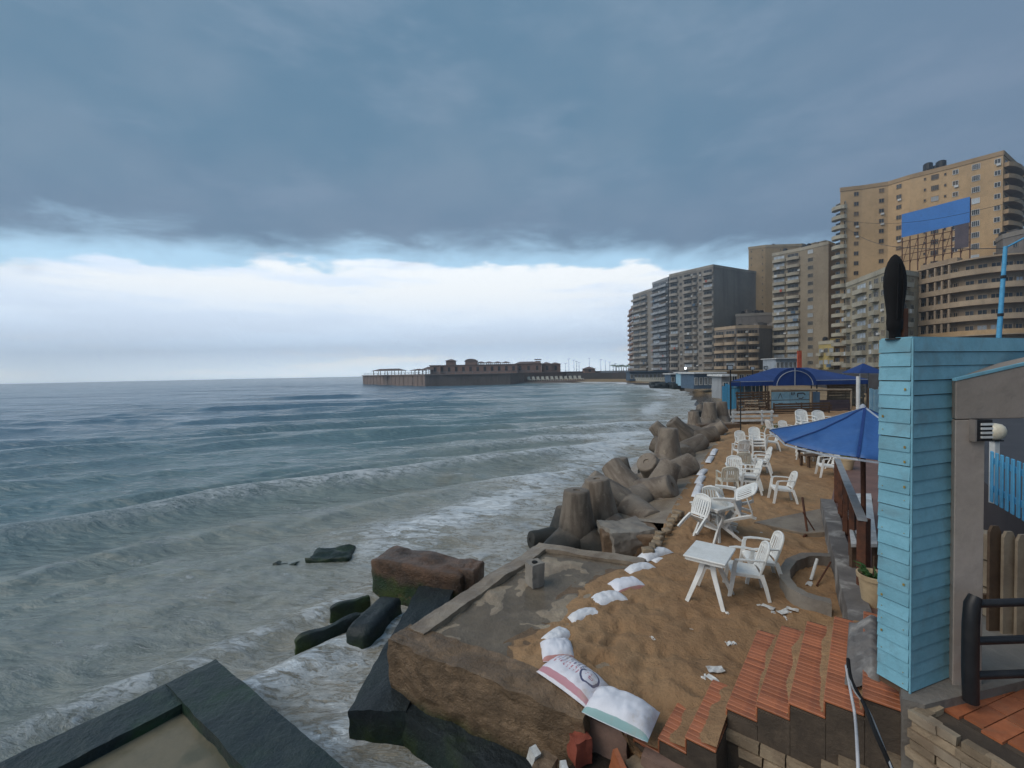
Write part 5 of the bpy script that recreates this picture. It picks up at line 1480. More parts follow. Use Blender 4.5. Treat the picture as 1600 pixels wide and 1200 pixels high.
def parasol(label, pos, z_rim, z_top, rad, tiltx, tilty, rot):
    root = empty('parasol', pos, 0, label, 'parasol')
    H = z_top - pos.z; hr_ = z_rim - pos.z
    Mt = Matrix.Translation((0, 0, hr_)) @ Matrix.Rotation(tiltx, 4, 'X') @ Matrix.Rotation(tilty, 4, 'Y') @ Matrix.Translation((0, 0, -hr_))
    m = MB(); m.tube([(.03, .0, 0), (0, 0, H - .05)], .034, 12); m.build('pole', M['rust'], root, smooth=True, angle=60)
    vs = [Vector((math.sin(R(rot + 45 * k)) * rad, -math.cos(R(rot + 45 * k)) * rad, hr_)) for k in range(9)]
    ap = Vector((0, 0, H))
    for k in range(8):
        a, b = vs[k], vs[k + 1]; n = 8; P = []
        for i in range(n + 1):
            row = []
            for j in range(n + 1):
                e = a.lerp(b, j / n); p = ap.lerp(e, i / n)
                s = i / n; sag = -.045 * math.sin(math.pi * s) - .035 * s * math.sin(math.pi * j / n) + .012 * noise.noise(p * 4)
                q = Vector((p.x, p.y, p.z + sag)); ra_ = 1 - .035 * math.sin(math.pi * j / n) * s
                row.append(Mt @ Vector((q.x * ra_, q.y * ra_, q.z)))
            P.append(row)
        m = MB(); m.grid(P); rim = P[-1]
        pn = m.build('panel', M['blue_fabric'], root, smooth=True, fixn=False)
        sd = pn.modifiers.new('thickness', 'SOLIDIFY'); sd.thickness = .004
        m = MB()
        for j in range(n):
            p, q = rim[j] + Vector((0, 0, -.018)), rim[j + 1] + Vector((0, 0, -.018)); ou = (p + q) / 2; ou = Vector((ou.x, ou.y, 0)).normalized() * .006
            m.hexa([p - ou - Vector((0, 0, .025)), q - ou - Vector((0, 0, .025)), q + ou - Vector((0, 0, .025)), p + ou - Vector((0, 0, .025)), p - ou, q - ou, q + ou, p + ou])
        m.build('hem', M['pale_trim'], pn)
        sm_ = [P[i][0] + Vector((0, 0, .006)) for i in range(n + 1)]
        tng = Vector((math.cos(R(rot + 45 * k)), math.sin(R(rot + 45 * k)), 0))
        m = MB(); m.sweep(sm_, .035, .005, tng); m.build('seam_tape', M['pale_trim'] if k in (0, 3, 4, 5) else M['navy_fabric'], root)
        m = MB(); m.tube([Mt @ Vector((0, 0, H - .10)), sm_[4] - Vector((0, 0, .025)), sm_[n] - Vector((0, 0, .02))], .009, 6); m.build('rib', M['dark_metal'], root)
    m = MB(); m.lathe([(.05, H - .015), (.035, H + .02), (.012, H + .05)], 10); m.build('finial', M['pale_trim'], root)
    return root
up = D(1347, 850, 6.75); parasol('blue octagonal parasol with pale hem and seams on a rusty pole', Vector((up.x, up.y, pz)), 3.44, 3.95, 1.27, R(4.5), 0, 4)
# white bench top right of the handrail
wb = [G(1322, 771, 1.85), G(1361, 771, 1.85), G(1371, 850, 1.85), G(1330, 850, 1.85)]
bo_ = Vector((wb[0].x, wb[0].y, pz)); wbt = empty('long_table', bo_, 0, 'long pale table beyond the rusty handrail', 'table')
m = MB(); m.prism([(p.x, p.y) for p in wb], 1.80, 1.85); m.build('tabletop', M['white_paint'], wbt, bo_)
cw = sum((Vector((p.x, p.y, 0)) for p in wb), Vector()) / 4
for p in wb:
    q = Vector((p.x, p.y, 0)).lerp(cw, .12); m = MB(); m.box((q.x, q.y, pz + .22), (.06, .06, .44)); m.build('leg', M['wood'], wbt, bo_)
# flower pot
pp_ = G(1366, 945, pz)
pot = empty('flower_pot', pp_, 0, 'cream flower pot with green shoots beside the blue pillar', 'plant pot')
m = MB(); m.lathe([(.125, 0), (.135, .02), (.175, .36), (.195, .365), (.20, .42), (.18, .425), (.165, .38), (.16, .36)], 26); m.build('pot', M['pot'], pot, smooth=True, angle=40)
m = MB(); m.lathe([(.165, .34), (.16, .365)], 20); m.build('soil', M['soil'], pot)
for k in range(38):
    w = rdn.uniform(0, 6.28); r_ = rdn.uniform(.01, .13); l = rdn.uniform(.08, .2); q = Vector((math.cos(w) * r_, math.sin(w) * r_, .36)); dd = Vector((math.cos(w), math.sin(w), 0))
    m = MB(); m.sweep([q, q + dd * l * .3 + Vector((0, 0, l * .7)), q + dd * l * .8 + Vector((0, 0, l * .75))], [.012, .03, .004], .003, (-dd.y, dd.x, 0)); m.build('leaf', M['leaf'], pot)
m = MB(); m.tube([(.0, .02, .36), (.01, .02, .66)], .008, 6); m.build('stem', M['wood'], pot)
pq = cg(1322, 735); pq.z = max(pq.z, pz) if False else pq.z
pot2 = empty('flower_pot', G(1322, 733, pz), 0, 'small cream pot with a yellow plant under the blue parasol', 'plant pot')
m = MB(); m.lathe([(.16, 0), (.22, .3), (.235, .3), (.235, .35), (.2, .35), (.19, .31)], 18); m.build('pot', M['pot'], pot2, smooth=True, angle=40)
m = MB(); m.lathe([(.19, .28), (.185, .3)], 14); m.build('soil', M['soil'], pot2)
for k in range(26):
    w = rdn.uniform(0, 6.28); l = rdn.uniform(.12, .28); dd = Vector((math.cos(w), math.sin(w), 0)); q = dd * rdn.uniform(0, .12) + Vector((0, 0, .3))
    m = MB(); m.sweep([q, q + dd * l * .3 + Vector((0, 0, l * .7)), q + dd * l * .8 + Vector((0, 0, l * .8))], [.02, .06, .006], .004, (-dd.y, dd.x, 0)); m.build('leaf', M['leaf_yellow'], pot2)
# brown bench
bq = cg(1272, 728); bn = empty('wooden_bench', bq, .25, 'small brown wooden bench under the blue parasol', 'bench')
for k in range(3): m = MB(); m.box((0, -.12 + .12 * k, .42), (.95, .10, .03)); m.build('seat_slat', M['wood'], bn)
for k in range(3): m = MB(); m.box((0, .24 + .02 * k, .55 + .12 * k), (.95, .025, .09)); m.build('back_slat', M['wood'], bn)
for s in (-.38, .38):
    for y in (-.12, .18): m = MB(); m.box((s, y, .2), (.07, .07, .40)); m.build('leg', M['wood'], bn)
    m = MB(); m.box((s, .262, .55), (.06, .03, .56)); m.build('back_post', M['wood'], bn)

# curved kerb, pad, tools
kp = [G(*p, 1.0) for p in ((1306, 886), (1283, 884), (1258, 884), (1237, 892), (1226, 908), (1227, 922), (1238, 937), (1258, 950), (1284, 958), (1302, 962))]
m = MB(); cr = []
for i in range(len(kp) - 1):
    for k in range(5): cr.append(kp[i].lerp(kp[i + 1], k / 5) + Vector((0, 0, .06)))
m.sweep([c + noise.noise_vector(c * 6) * .012 for c in cr], .30, .15, (0, 0, 1)); m.v = [v + noise.noise_vector(v * 9) * .008 for v in m.v]
tag(m.build('curved_kerb', M['concrete'], smooth=True, angle=45), 'curved grey kerb half buried in the sand by the low wall', 'kerb')
pa_ = [G(1178, 815, 1.06), G(1286, 800, 1.06), G(1290, 836, 1.06), G(1255, 833, 1.06)]
m = MB(); m.prism([(p.x, p.y) for p in pa_], .9, [1.055, 1.16, 1.13, 1.06]); tag(m.build('concrete_pad', M['wet_concrete'], bevel=.01), 'dark grey wedge of concrete lying in the sand against the low wall', 'concrete')
an = cg(1262, 836)
anc = empty('rusty_anchor', an, .4, 'rusty iron anchor stand leaning on the low wall', 'anchor')
m = MB(); m.tube([(0, 0, .03), (.16, .22, .75)], .022, 8); m.build('shank', M['rust'], anc)
m = MB(); m.tube([(-.2, -.05, .03), (0, 0, .05), (.22, .02, .03)], .025, 8); m.build('cross_bar', M['rust'], anc)
m = MB(); m.tube([(.18, -.08, .02), (-.06, .06, .5)], .014, 6); m.build('stay', M['rust'], anc)
a_, b_ = G(1267, 906, 1.02), D(1277, 873, G(1267, 906, 1.02).y + .12); m = MB(); m.tube([a_, b_], .024, 8); tag(m.build('white_stick', M['white_paint']), 'white stick standing slanted inside the curved kerb', 'stick')
a_, b_ = G(1276, 915, 1.02), D(1298, 878, G(1276, 915, 1.02).y + .25); m = MB(); m.tube([a_, b_], .014, 6); tag(m.build('rusty_rod', M['rust']), 'thin rusty rod leaning over the curved kerb', 'rod')
# litter
lit = [(1118, 1052, .10), (1113, 1064, .07), (1099, 1060, .05), (1142, 1006, .07), (1200, 952, .09), (1207, 957, .06), (1225, 960, .10), (1238, 955, .08), (1230, 966, .07), (1186, 948, .04), (1078, 979, .05), (1190, 833, .04), (1110, 760, .05), (1150, 700, .05), (1136, 960, .04), (1265, 912, .08), (1104, 862, .04), (1020, 1000, .04)]
for k, (px, py, s) in enumerate(lit):
    p = cg(px, py, .0); m = MB(); rows = []
    for i in range(5):
        rows.append([(p.x + (i / 4 - .5) * s * 1.9 * math.cos(k) + (j / 3 - .5) * s * math.sin(k), p.y - (i / 4 - .5) * s * 1.9 * math.sin(k) + (j / 3 - .5) * s * math.cos(k), p.z + .018 + .03 * noise.noise(Vector((i * .9, j * .9, k * 3))) + (.02 if s > .08 else 0)) for j in range(4)])
    m.grid(rows); o = m.build('paper_scrap', M['litter'], fixn=False); sd = o.modifiers.new('thickness', 'SOLIDIFY'); sd.thickness = .006
    tag(o, 'crumpled white scrap of litter lying on the sand', 'litter', 'litter on the sand')
# rubble at the foot of the platform
def rub(label, px, py, z, d, mat, seed, rz=0, tilt=0, amp=.015):
    m = rough_box(d, 6, amp, seed, 6); xf(m, Matrix.Translation(G(px, py, z)) @ Matrix.Rotation(rz, 4, 'Z') @ Matrix.Rotation(tilt, 4, 'X'))
    return tag(m.build('rubble', mat, smooth=True, angle=45), label, 'rubble')
gz = .55
m = MB(); rows = []
for i in range(30):
    rows.append([])
    for j in range(24):
        p = G(800, 1330, .5).lerp(G(1170, 1330, .5), i / 29) + U * (1.5 * j / 23)
        rows[-1].append((p.x, p.y, .50 + .10 * noise.noise(Vector((p.x * 3, p.y * 3, 2))) + .05 * noise.noise(Vector((p.x * 9, p.y * 9, 2)))))
m.grid(rows); struct(m.build('rubble_bed', M['soil'], smooth=True))
rub('red rounded brick lump below the green edged sandbag', 905, 1185, .56, (.19, .16, .26), M['red_brick'], 51, .4, .1, .03)
rub('large pinkish square block under the green edged sandbag', 955, 1168, .52, (.42, .3, .36), M['rubble_pink'], 52, -.5)
rub('pinkish paving slab below the buried steps', 1052, 1196, .68, (.50, .40, .12), M['rubble_pink'], 53, -.62, .0)
rub('dark red broken brick between the pinkish blocks', 1005, 1185, .55, (.2, .12, .24), M['red_brick'], 54, .9, .3)
rub('thin broken red tile leaning beside the pinkish block', 963, 1215, .58, (.05, .2, .26), M['terracotta'], 55, .3, .3, .006)
rub('white broken shard at the foot of the platform', 832, 1190, .55, (.07, .10, .16), M['litter'], 56, .6, .3, .012)
rub('small white shard beside the red brick lump', 880, 1208, .56, (.07, .08, .12), M['litter'], 57, .2, .3, .012)
rub('brown stone beside the white shards', 852, 1208, .52, (.22, .18, .12), M['brown_concrete'], 58, 1.0, 0, .02)
rub('tan crumbled plaster lump beside the pinkish slab', 1000, 1212, .56, (.24, .16, .14), M['stone_tan'], 59, .4, 0, .03)
# ------------------------------------------------------------------ the tent and the clutter under it
TDD = 37.0
tl, trr = D(1141, 603, TDD), D(1356, 603, TDD)
tcx = D(1236, 603, TDD).x
zr, zp = D(1236, 602, TDD).z, D(1236, 574, TDD).z
to_ = Vector((tcx, TDD + 3, 1.0))
tent = empty('canopy_tent', to_, 0, 'wide dark blue canopy tent with a rounded front vault', 'tent')
x0, x1, y0, y1 = tl.x - tcx, trr.x - tcx, -3.0, 4.0
SK = .62                                  # the tent stands askew to the shore
def skx(p): return (p[0] + SK * (p[1] - y0), p[1], p[2])
zr -= 1.0; zp -= 1.0
m = MB(); zq = zr + .42
ridge = [(-1.6, .5, zp - .05), (1.6, .5, zp - .05)]
e = [(x0, y0, zq), (x1, y0, zq), (x1, y1, zq), (x0, y1, zq)]
e = [skx(p) for p in e]; ridge = [skx(p) for p in ridge]
m.add(e + ridge, [(0, 1, 5, 4), (1, 2, 5), (2, 3, 4, 5), (3, 0, 4)])
rf = m.build('roof', M['navy_fabric'], tent, fixn=False); rf.modifiers.new('thickness', 'SOLIDIFY').thickness = .02
m = MB()
for a, b in ((0, 1), (1, 2), (2, 3), (3, 0)):
    p, q = Vector(e[a]), Vector(e[b]); m.add([p, q, q - Vector((0, 0, .42)), p - Vector((0, 0, .42))], [(0, 1, 2, 3)])
vl = m.build('valance', M['navy_fabric'], tent, fixn=False); vl.modifiers.new('thickness', 'SOLIDIFY').thickness = .015
m = MB(); p, q = Vector(e[0]), Vector(e[1])
m.obox((x0, y0 - .025, zq - .06), (x1 - x0, 0, 0), (0, .02, 0), (0, 0, .05)); m.build('edge_tape', M['pale_trim'], tent)
vr = 1.85; P = []
for i in range(9):
    yy = y0 - .5 + 4.0 * i / 8; sc = 1 - .10 * (i / 8); P.append([(-vr * sc * math.cos(math.pi * j / 20) + SK * (yy - y0 + .5), yy, zr + (zp - zr - .02) * sc ** .3 * math.sin(math.pi * j / 20)) for j in range(21)])
m = MB(); m.grid(P); fr = P[0]; m.add(fr, [tuple(range(21))]); m.build('vault', M['navy_fabric'], tent, smooth=True, angle=50)
m = MB(); m.tube([(0, y0 - .52, zr), (0, y0 - .52, zr + zp - zr - .02)], .03, 6); m.build('vault_seam', M['pale_trim'], tent)
m = MB(); m.tube([(a[0] * .82, a[1] - .02, zr + (a[2] - zr) * .82) for a in fr], .03, 5); m.build('vault_tape', M['pale_trim'], tent)
for x in (x0 + .05, -2.2, 2.2, x1 - .05):
    for y in (y0 + .05, y1 - .05):
        xx = x + SK * (y - y0); m = MB(); m.tube([(xx, y, 0), (xx, y, zr + .42)], .05, 8); m.build('pole', M['dark_metal'], tent)
def floodlight(label, px, py0, py1, d, group=None):
    b, t_ = D(px, py1, d), D(px, py0, d)
    root = empty('floodlight_pole', (b.x, b.y, b.z), 0, label, 'lamp post', group); h = t_.z - b.z
    m = MB(); m.tube([(0, 0, 0), (0, 0, h)], .05, 8); m.build('pole', M['dark_metal'], root)
    m = MB(); m.box((-.1, -.12, h + .18), (.48, .12, .40)); m.build('lamp_housing', M['dark_metal'], root, bevel=.02)
    m = MB(); m.box((-.1, -.186, h + .18), (.36, .01, .28)); m.build('lens', M['pale_pane'], root)
    m = MB(); m.tube([(.05, 0, h - 1.4), (.75, 0, h - 1.4), (.75, 0, h - .9), (.05, 0, h - .9)], .03, 6); m.build('bracket', M['dark_metal'], root)
    return root
floodlight('black floodlight pole with a side bracket at the tent corner', 1141.5, 578, 652, 33.5)
floodlight('short black floodlight pole behind the tent', 1176, 578, 612, 48)
floodlight('black floodlight pole between the tent and the dark block', 1197, 577, 612, 52)
m = MB(); a, b = D(1157, 604, 24), D(1153, 690, 24); m.tube([(a.x, a.y, .9), (a.x, a.y, a.z)], .03, 6); tag(m.build('thin_pole', M['dark_metal']), 'thin dark pole in front of the white rail fence', 'pole')
# white rail fence
def rails(label, px0, px1, d, zs, pxs, mat, name='rail_fence', zb=1.0, h=.13):
    a, b = D(px0, 600, d), D(px1, 600, d); o = Vector((a.x, a.y, zb)); root = empty(name, o, 0, label, 'fence')
    for i, z in enumerate(zs): m = MB(); m.box(((b.x - a.x) / 2 + (.1 if i == 1 else 0), -.05, z - zb), (b.x - a.x + (.35 if i == 1 else 0), .04, h)); m.build('rail', mat, root)
    for px in pxs: p = D(px, 600, d); m = MB(); m.box((p.x - a.x, .02, (max(zs) - zb + .1) / 2), (.09, .09, max(zs) - zb + .1)); m.build('post', mat, root)
    return root
rails('white three rail fence at the head of the chairs', 1142, 1208, 27, (1.30, 1.56, 1.82), (1146, 1191, 1206), M['white_paint'])
# posters
pa2, pb2 = D(1204, 612, 35.6), D(1265, 638, 35.6)
ps = empty('poster_board', Vector(((pa2.x + pb2.x) / 2, 35.6, 1.0)), 0, 'pale blue poster board of four sheets under the tent', 'sign')
w_, z_hi, z_lo = pb2.x - pa2.x, pa2.z - 1, pb2.z - 1
m = MB(); m.box((0, .06, (z_hi + z_lo) / 2), (w_ + .06, .05, z_hi - z_lo + .06)); m.build('backing', M['wood'], ps)
for s in (-1, 1): m = MB(); m.box((s * (w_ / 2 - .1), .11, z_hi / 2), (.08, .05, z_hi)); m.build('post', M['wood'], ps)
for i in range(2):
    for j in range(2):
        m = MB(); m.box((-w_ / 4 + i * w_ / 2, .02, z_lo + (z_hi - z_lo) * (.25 + .5 * j)), (w_ / 2 - .03, .02, (z_hi - z_lo) / 2 - .06)); m.build('sheet', M['poster_blue'], ps)
def mark(pts, w=.05):
    m = MB()
    for a, b in zip(pts[:-1], pts[1:]): m.sweep([(a[0], .006, a[1]), (b[0], .006, b[1])], w, .006, (0, 0, 1) if abs(a[1] - b[1]) < abs(a[0] - b[0]) else (1, 0, 0))
    m.build('mark', M['asphalt'], ps)
zc1, zc0, q_ = z_lo + (z_hi - z_lo) * .75, z_lo + (z_hi - z_lo) * .25, (z_hi - z_lo) * .5
mark([(-w_ / 4 - .16, zc1 - .22), (-w_ / 4, zc1 + .22), (-w_ / 4 + .16, zc1 - .22)], .04)
mark([(.12, zc1 + .05), (.12, zc1 + .28)], .07); mark([(.24, zc1 + .28), (.24, zc1 + .02)], .07); mark([(.36, zc1 + .1), (.36, zc1 + .28)], .07)
mark([(.62, zc1 - .15), (.62, zc1 + .18), (1.1, zc1 + .2), (1.25, zc1 + .05)], .09); mark([(.7, zc1 - .22), (.98, zc1 - .26), (1.1, zc1 - .12)], .07)
mark([(-1.2, zc0), (-.9, zc0 + .1), (-.6, zc0 + .12)], .04); mark([(.45, zc0 + .2), (.62, zc0 + .02), (.7, zc0 - .08)], .04); mark([(-1.1, zc0 - .2), (-.4, zc0 - .14)], .03)
# wood piles and boards around the tent
def plank_wall(label, px0, px1, d, z0, z1, n, mat, cat='fence', name='plank_fence', gap=.25, vertical=False, jit=.04):
    a, b = D(px0, 600, d), D(px1, 600, d); w = b.x - a.x; o = Vector((a.x + w / 2, d, z0)); root = empty(name, o, 0, label, cat)
    for k in range(n):
        m = MB()
        if vertical: m.box((-w / 2 + w * (k + .5) / n, rdn.uniform(-.02, .02), (z1 - z0) / 2 + rdn.uniform(-jit, jit) / 2), (w / n * (1 - gap), .03, z1 - z0 + rdn.uniform(-jit, jit)), 0)
        else: m.box((rdn.uniform(-.1, .1), rdn.uniform(-.02, .02), (z1 - z0) * (k + .5) / n), (w * rdn.uniform(.9, 1.0), .03, (z1 - z0) / n * (1 - gap)), 0, M=Matrix.Rotation(rdn.uniform(-jit, jit) * .5, 3, 'Y'))
        m.build('plank', mat, root)
    for s in (-.46, 0, .46):
        m = MB(); m.box((w * s, .05, (z1 - z0) / 2), (.1, .06, z1 - z0)); m.build('post', M['wood'], root)
    return root
plank_wall('rickety brown plank fence behind the white rail fence', 1150, 1204, 34.2, .9, 2.7, 9, M['wood'], jit=.12)
plank_wall('brown plank wall below the poster board', 1206, 1300, 33.0, .9, 1.85, 5, M['wood'], jit=.05)
plank_wall('tan plank wall under the landward half of the tent', 1292, 1352, 39.5, .9, 3.2, 9, M['pale_wood'], gap=.1)
plank_wall('dark counter front under the tent beside the posters', 1268, 1330, 34.5, .9, 1.9, 4, M['poster_dark'], 'counter', 'bar_counter', .03)
plank_wall('leaning blue windbreak boards at the seaward tent corner', 1128, 1160, 39.5, .8, 3.0, 7, M['picket_blue'], vertical=True, gap=.08, jit=.3)
plank_wall('faded blue board screen behind the leaning windbreak', 1146, 1192, 41, 1.0, 3.0, 8, M['poster_blue'], vertical=True, gap=.1, jit=.2)
plank_wall('blue board standing beside the posters', 1270, 1281, 34, .9, 2.6, 2, M['blue_sheet'], 'board', 'board', vertical=True, gap=.03)
m = MB(); a, b = D(1204, 609, 35.2), D(1330, 609, 35.2); m.tube([(a.x, 35.2, a.z), (b.x, 35.2, b.z)], .09, 8)
for px in (1204, 1268, 1330): p = D(px, 609, 35.2); m.tube([(p.x, 35.2, .9), (p.x, 35.2, p.z)], .06, 6)
tag(m.build('beam_frame', M['pale_wood']), 'pale timber beam on posts across the tent front', 'beam')
for k, (px, d) in enumerate(((1176, 33.2), (1189, 33.4), (1165, 33.3))):
    p = D(px, 640, d); o = Vector((p.x, d, .95)); root = empty('pallet', o, .1 * k, ('wooden pallet leaning in front of the rickety fence', 'second wooden pallet leaning beside the rickety fence middle', 'broken wooden pallet at the seaward end of the rickety fence')[k], 'pallet')
    root.rotation_euler = (R(-16), 0, .2 * (k - 1))
    for j in range(6): m = MB(); m.box((0, 0, .12 + .2 * j), (.95, .022, .1)); m.build('slat', M['pale_wood'] if (j + k) % 3 else M['wood'], root)
    for x in (-.42, 0, .42): m = MB(); m.box((x, .055, .62), (.08, .08, 1.24)); m.build('stringer', M['wood'], root)
m = rough_beam(D(1095, 672, 26), D(1158, 672, 26), .7, .5, 1.22, 12, .06, 61, -1); tag(m.build('low_wall', M['brown_concrete'], smooth=True, angle=50), 'low brown bank below the white rail fence', 'wall')
plank_wall('dark brown skirting boards under the white rail fence', 1146, 1196, 27.6, .75, 1.24, 3, M['wood'], gap=.05)
# bushes by the rail fence
for k, (px, py, s) in enumerate(((1212, 664, .5), (1232, 668, .6), (1252, 668, .45))):
    p = G(px, py + 8, 1.0); o = empty('low_shrub', p, 0, 'low green shrub behind the chairs at the tent front', 'shrub', 'shrubs at the tent front')
    m = MB()
    for j in range(150):
        w = rdn.uniform(0, 6.28); r_ = s * rdn.random() ** .5; q = Vector((math.cos(w) * r_ * 1.6, math.sin(w) * r_, rdn.uniform(.05, .6) * s * (1.2 - r_ / s * .6)))
        dd = Vector((rdn.uniform(-1, 1), rdn.uniform(-1, 1), rdn.uniform(0, 1))).normalized(); e_ = dd.cross(Vector((0, 0, 1))).normalized()
        m.add([q, q + dd * .07 + e_ * .03, q + dd * .14, q + dd * .07 - e_ * .03], [(0, 1, 2, 3)])
    m.build('foliage', M['leaf'], o, fixn=False)
    m = MB(); m.tube([(0, 0, 0), (.03, 0, .3 * s)], .02, 5); m.build('stem', M['wood'], o)
# right of the tent
m = MB(); a = D(1341, 588, 21); m.tube([(a.x, a.y, 1.0), (a.x, a.y, a.z)], .085, 10); tag(m.build('white_pole', M['white_paint'], smooth=True, angle=60), 'stout pale pole standing behind the blue parasol', 'pole')
plank_wall('light blue board fence between the pale pole and the blue pillar', 1358, 1392, 21, 1.2, 3.5, 9, M['poster_blue'], vertical=True, gap=.12, jit=.15)
m = MB(); a = D(1380, 612, 17); m.tube([(a.x, a.y, 1.2), (a.x + .1, a.y, a.z)], .045, 8); tag(m.build('white_pole', M['white_paint']), 'thin slanted white pole in front of the light blue board fence', 'pole')
p = D(1350, 600, 44); root = empty('side_canopy', (p.x, 44, 3.3), 0, 'small blue canopy peak behind the landward end of the tent', 'tent')
m = MB(); m.add([(-1.4, -1.2, .55), (1.5, -1.2, .45), (1.5, 1.2, .45), (-1.4, 1.2, .55), (-.1, 0, 1.5)], [(0, 1, 4), (1, 2, 4), (2, 3, 4), (3, 0, 4), (3, 2, 1, 0)]); m.build('roof', M['navy_fabric'], root)
for x in (-1.3, 1.3):
    for y in (-1.1, 1.1): m = MB(); m.tube([(x, y, -2.4), (x, y, .5)], .04, 6); m.build('pole', M['steel'], root)
# red signs and shopfronts
a, b = D(1246, 548, 60), D(1252, 577, 60)
m = MB(); m.box(((a.x + b.x) / 2, 60, (a.z + b.z) / 2), (b.x - a.x, .2, a.z - b.z)); m.box(((a.x + b.x) / 2, 60.02, (b.z + ROADZ) / 2 - .1), (.12, .12, b.z - ROADZ + .2 + .2)); tag(m.build('banner_sign', M['sign_red']), 'tall narrow red banner sign behind the tent', 'sign')
def shop(label, px0, px1, d, py_top, z0, mat, n=4, roof=None, dep=6):
    a, b = D(px0, py_top, d), D(px1, py_top, d); w = b.x - a.x; h = a.z - z0; o = Vector((a.x + w / 2, d + dep / 2, z0)); root = empty('beach_pavilion', o, 0, label, 'pavilion')
    m = MB(); m.box((0, 0, h / 2), (w, dep, h)); m.build('wall', mat, root)
    m = MB(); m.box((0, -.3, h + .12), (w + .8, dep + 1.4, .24)); m.build('roof', roof or M['white_paint'], root)
    for k in range(n):
        inst('window', win_mesh(w / n * .72, h * .5, M['white_paint'], M['glass'], 2), root, (-w / 2 + w * (k + .5) / n, -dep / 2 - .01, h * .25))
    return root
shop('long blue fronted beach pavilion with a white roof edge', 1084, 1128, 78, 584, .9, M['blue_sheet'], 6)
shop('low sand coloured pavilion behind the tent', 1098, 1186, 92, 581, .9, mw['tan'], 8, mw['tant'])
shop('small bright blue beach hut with a lamp beside it', 1064, 1072, 96, 583, .8, M['poster_blue'], 1, dep=3)
shop('grey blue beach hut between the bright hut and the far loungers', 1048, 1062, 104, 585, .8, M['blue_sheet'], 2, dep=4)
shop('long low blue structure along the far beach', 984, 1044, 150, 581.5, .7, M['blue_sheet'], 10, M['blue_sheet'], dep=5)
shop('pale blue kiosk at the seaward tent corner', 1127, 1140, 52, 588, .9, mw['bluet'], 1, dep=2.5)
shop('shopfront with a pale fascia at the foot of the beige tower', 1212, 1245, 118, 561, ROADZ, M['pale_pane'], 5, M['white_paint'])
m = MB(); p = D(1071, 577, 95); m.tube([(p.x, 95, .8), (p.x, 95, p.z)], .06, 6); lm = empty('beach_lamp', (p.x, 95, .8), 0, 'lit white lamp on a thin mast beside the bright blue hut', 'lamp')
xf(m, Matrix.Translation((-p.x, -95, -.8))); m.build('mast', M['steel'], lm)
em = NT('lamp_light'); em.out((.9, .95, 1), .4, None, Emission_Color=(.85, .95, 1.0), Emission_Strength=5.0)
m = MB(); m.lathe([(.08, p.z - .8), (.2, p.z - .8 + .1), (.2, p.z - .8 + .3), (.08, p.z - .8 + .42)], 12); m.build('lamp_glass', em.mat, lm, smooth=True)
# far chairs and loungers
for k in range(11):
    f = k / 10; p = G(1104 + 31 * f, 606.5 + 5 * f, .8)
    chair('white plastic chair in the far row on the beach past the tetrapods', (p.x, p.y, .76 - (.0 if f > .5 else .05)), 250 + 7 * (k % 3), group='far row of chairs on the beach', s=1.25)
lg = MB(); lg.box((0, 0, .32), (.7, 1.7, .1)); lg.box((0, .75, .62), (.7, .12, .7), M=Matrix.Rotation(R(-25), 3, 'X'))
for x in (-.28, .28):
    for y in (-.7, .6): lg.box((x, y, .14), (.07, .07, .28))
lgm = lg.mesh('beach_lounger', M['aged_plastic'])
for k in range(16):
    f = k / 15; p = G(1000 + 46 * f, 596.3 + .6 * math.sin(f * 3), .75)
    o = inst('beach_lounger', lgm, None, (p.x, p.y, .66), (0, 0, R(60)), (1.5, 1.5, 1.5)); tag(o, 'pale beach lounger in the row on the far beach', 'lounger', 'loungers on the far beach')
for k in range(12):
    f = k / 11; p = D(828 + 80 * f, 594, 170 + 4 * f); o = inst('beach_lounger', lgm, None, (p.x, p.y, .75), (0, 0, R(20)), (1.6, 1.6, 1.8)); tag(o, 'pale lounger on the low quay beside the pier', 'lounger', 'loungers on the quay by the pier')
m = MB(); a, b = D(820, 597, 168), D(1000, 597, 176); m.prism([(a.x, 169), (b.x, 173), (b.x + 4, 190), (a.x, 186)], -.6, .72); struct(m.build('quay', mw['pierw']))
for k in range(26):
    p = G(1020 + 48 * rdn.random(), 602.5 + 3.5 * rdn.random(), .3); s = rdn.uniform(.5, 1.5)
    m = rough_box((s * 1.8, s * 1.3, s), 3, .2 * s, k, 1.0 / s); xf(m, Matrix.Translation((p.x, p.y, -.1))); tag(m.build('shore_rock', M['tide_dark'], smooth=True), 'dark rock in the heap on the far waterline', 'rock', 'rocks on the far waterline')
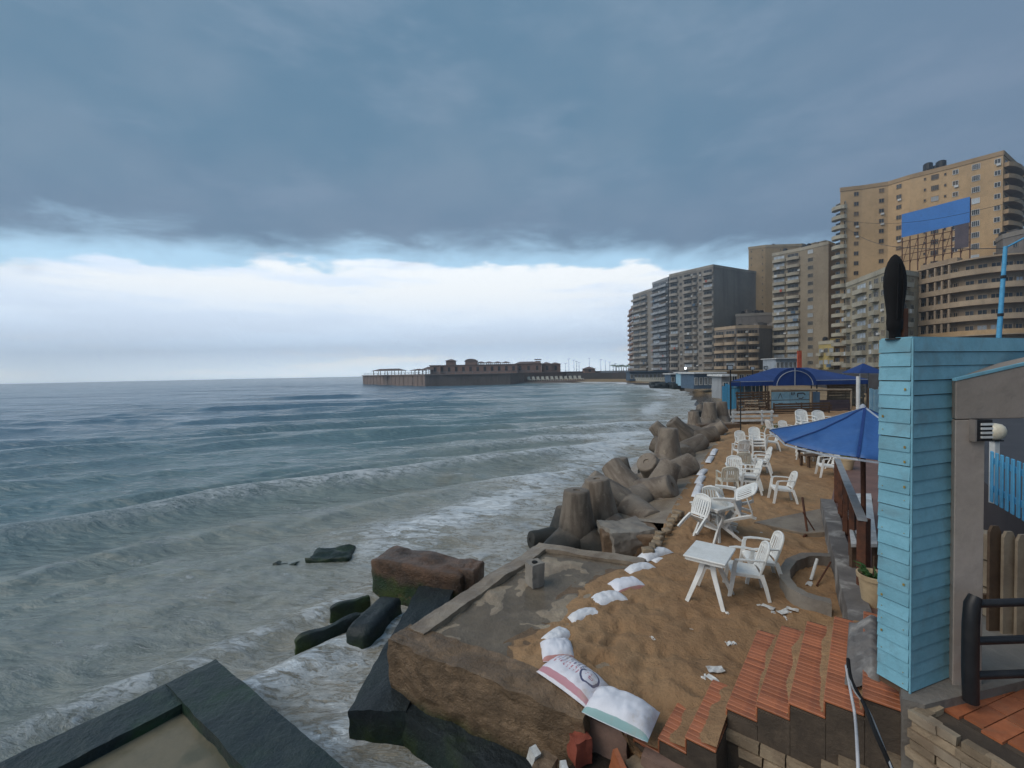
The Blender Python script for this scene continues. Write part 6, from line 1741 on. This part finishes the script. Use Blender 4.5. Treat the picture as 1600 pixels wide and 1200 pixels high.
# blue lamp mast
a, b = D(1571, 385, 30), D(1563, 530, 30)
mo = Vector((b.x - .1, 30, ROADZ - 1.2)); root = empty('lamp_mast', mo, 0, 'tall blue street lamp mast rising behind the blue wall', 'lamp post')
m = MB(); m.tube([(b.x - .35, 30, ROADZ - 1.2), (a.x, 30, a.z)], [.16, .11], 10); m.build('mast', M['picket_blue'], root, mo, smooth=True, angle=60)
m = MB(); q = D(1600, 372, 30); m.tube([(a.x, 30, a.z - .1), (q.x, 30, q.z)], .06, 8); m.build('arm', M['picket_blue'], root, mo)
for f in (.28, .55, .8): c = Vector((b.x - .35, 30, ROADZ - 1.2)).lerp(Vector((a.x, 30, a.z)), f); m = MB(); m.lathe([(.17, -.1), (.17, .1)], 10, c); m.build('clamp', M['dark_metal'], root, mo)
# overhead wires
for k, (p0, d0, p1, d1) in enumerate((((1318, 352), 120, (1571, 388), 30), ((1316, 345), 118, (1640, 300), 60))):
    A_, B_ = D(*p0, d0), D(*p1, d1); pts = []
    for i in range(25):
        f = i / 24; q = A_.lerp(B_, f); pts.append((q.x, q.y, q.z - 2.2 * math.sin(math.pi * f)))
    m = MB(); m.tube(pts, .03, 5); tag(m.build('overhead_wire', M['dark_metal']), ('dark overhead wire sagging from the tall tower to the blue lamp mast', 'dark overhead wire crossing in front of the billboard')[k], 'wire')
# ------------------------------------------------------------------ rain haze in the air
hz = bpy.data.materials.new('haze'); hz.use_nodes = True
hn = hz.node_tree.nodes; hn.remove(hn['Principled BSDF'])
pvv = hn.new('ShaderNodeVolumePrincipled'); pvv.inputs['Color'].default_value = (.86, .93, 1.0, 1); pvv.inputs['Density'].default_value = .0009
pvv.inputs['Anisotropy'].default_value = .72
hz.node_tree.links.new(pvv.outputs[0], hn['Material Output'].inputs['Volume'])
m = MB(); m.box((0, 0, 0), (2400, 2200, 1)); m.v = [Vector((p.x, p.y, -2.4 if p.z < 0 else 72.0)) for p in m.v]
ho = m.build('haze', hz, origin=Vector((0, 0, 0))); ho['kind'] = 'stuff'
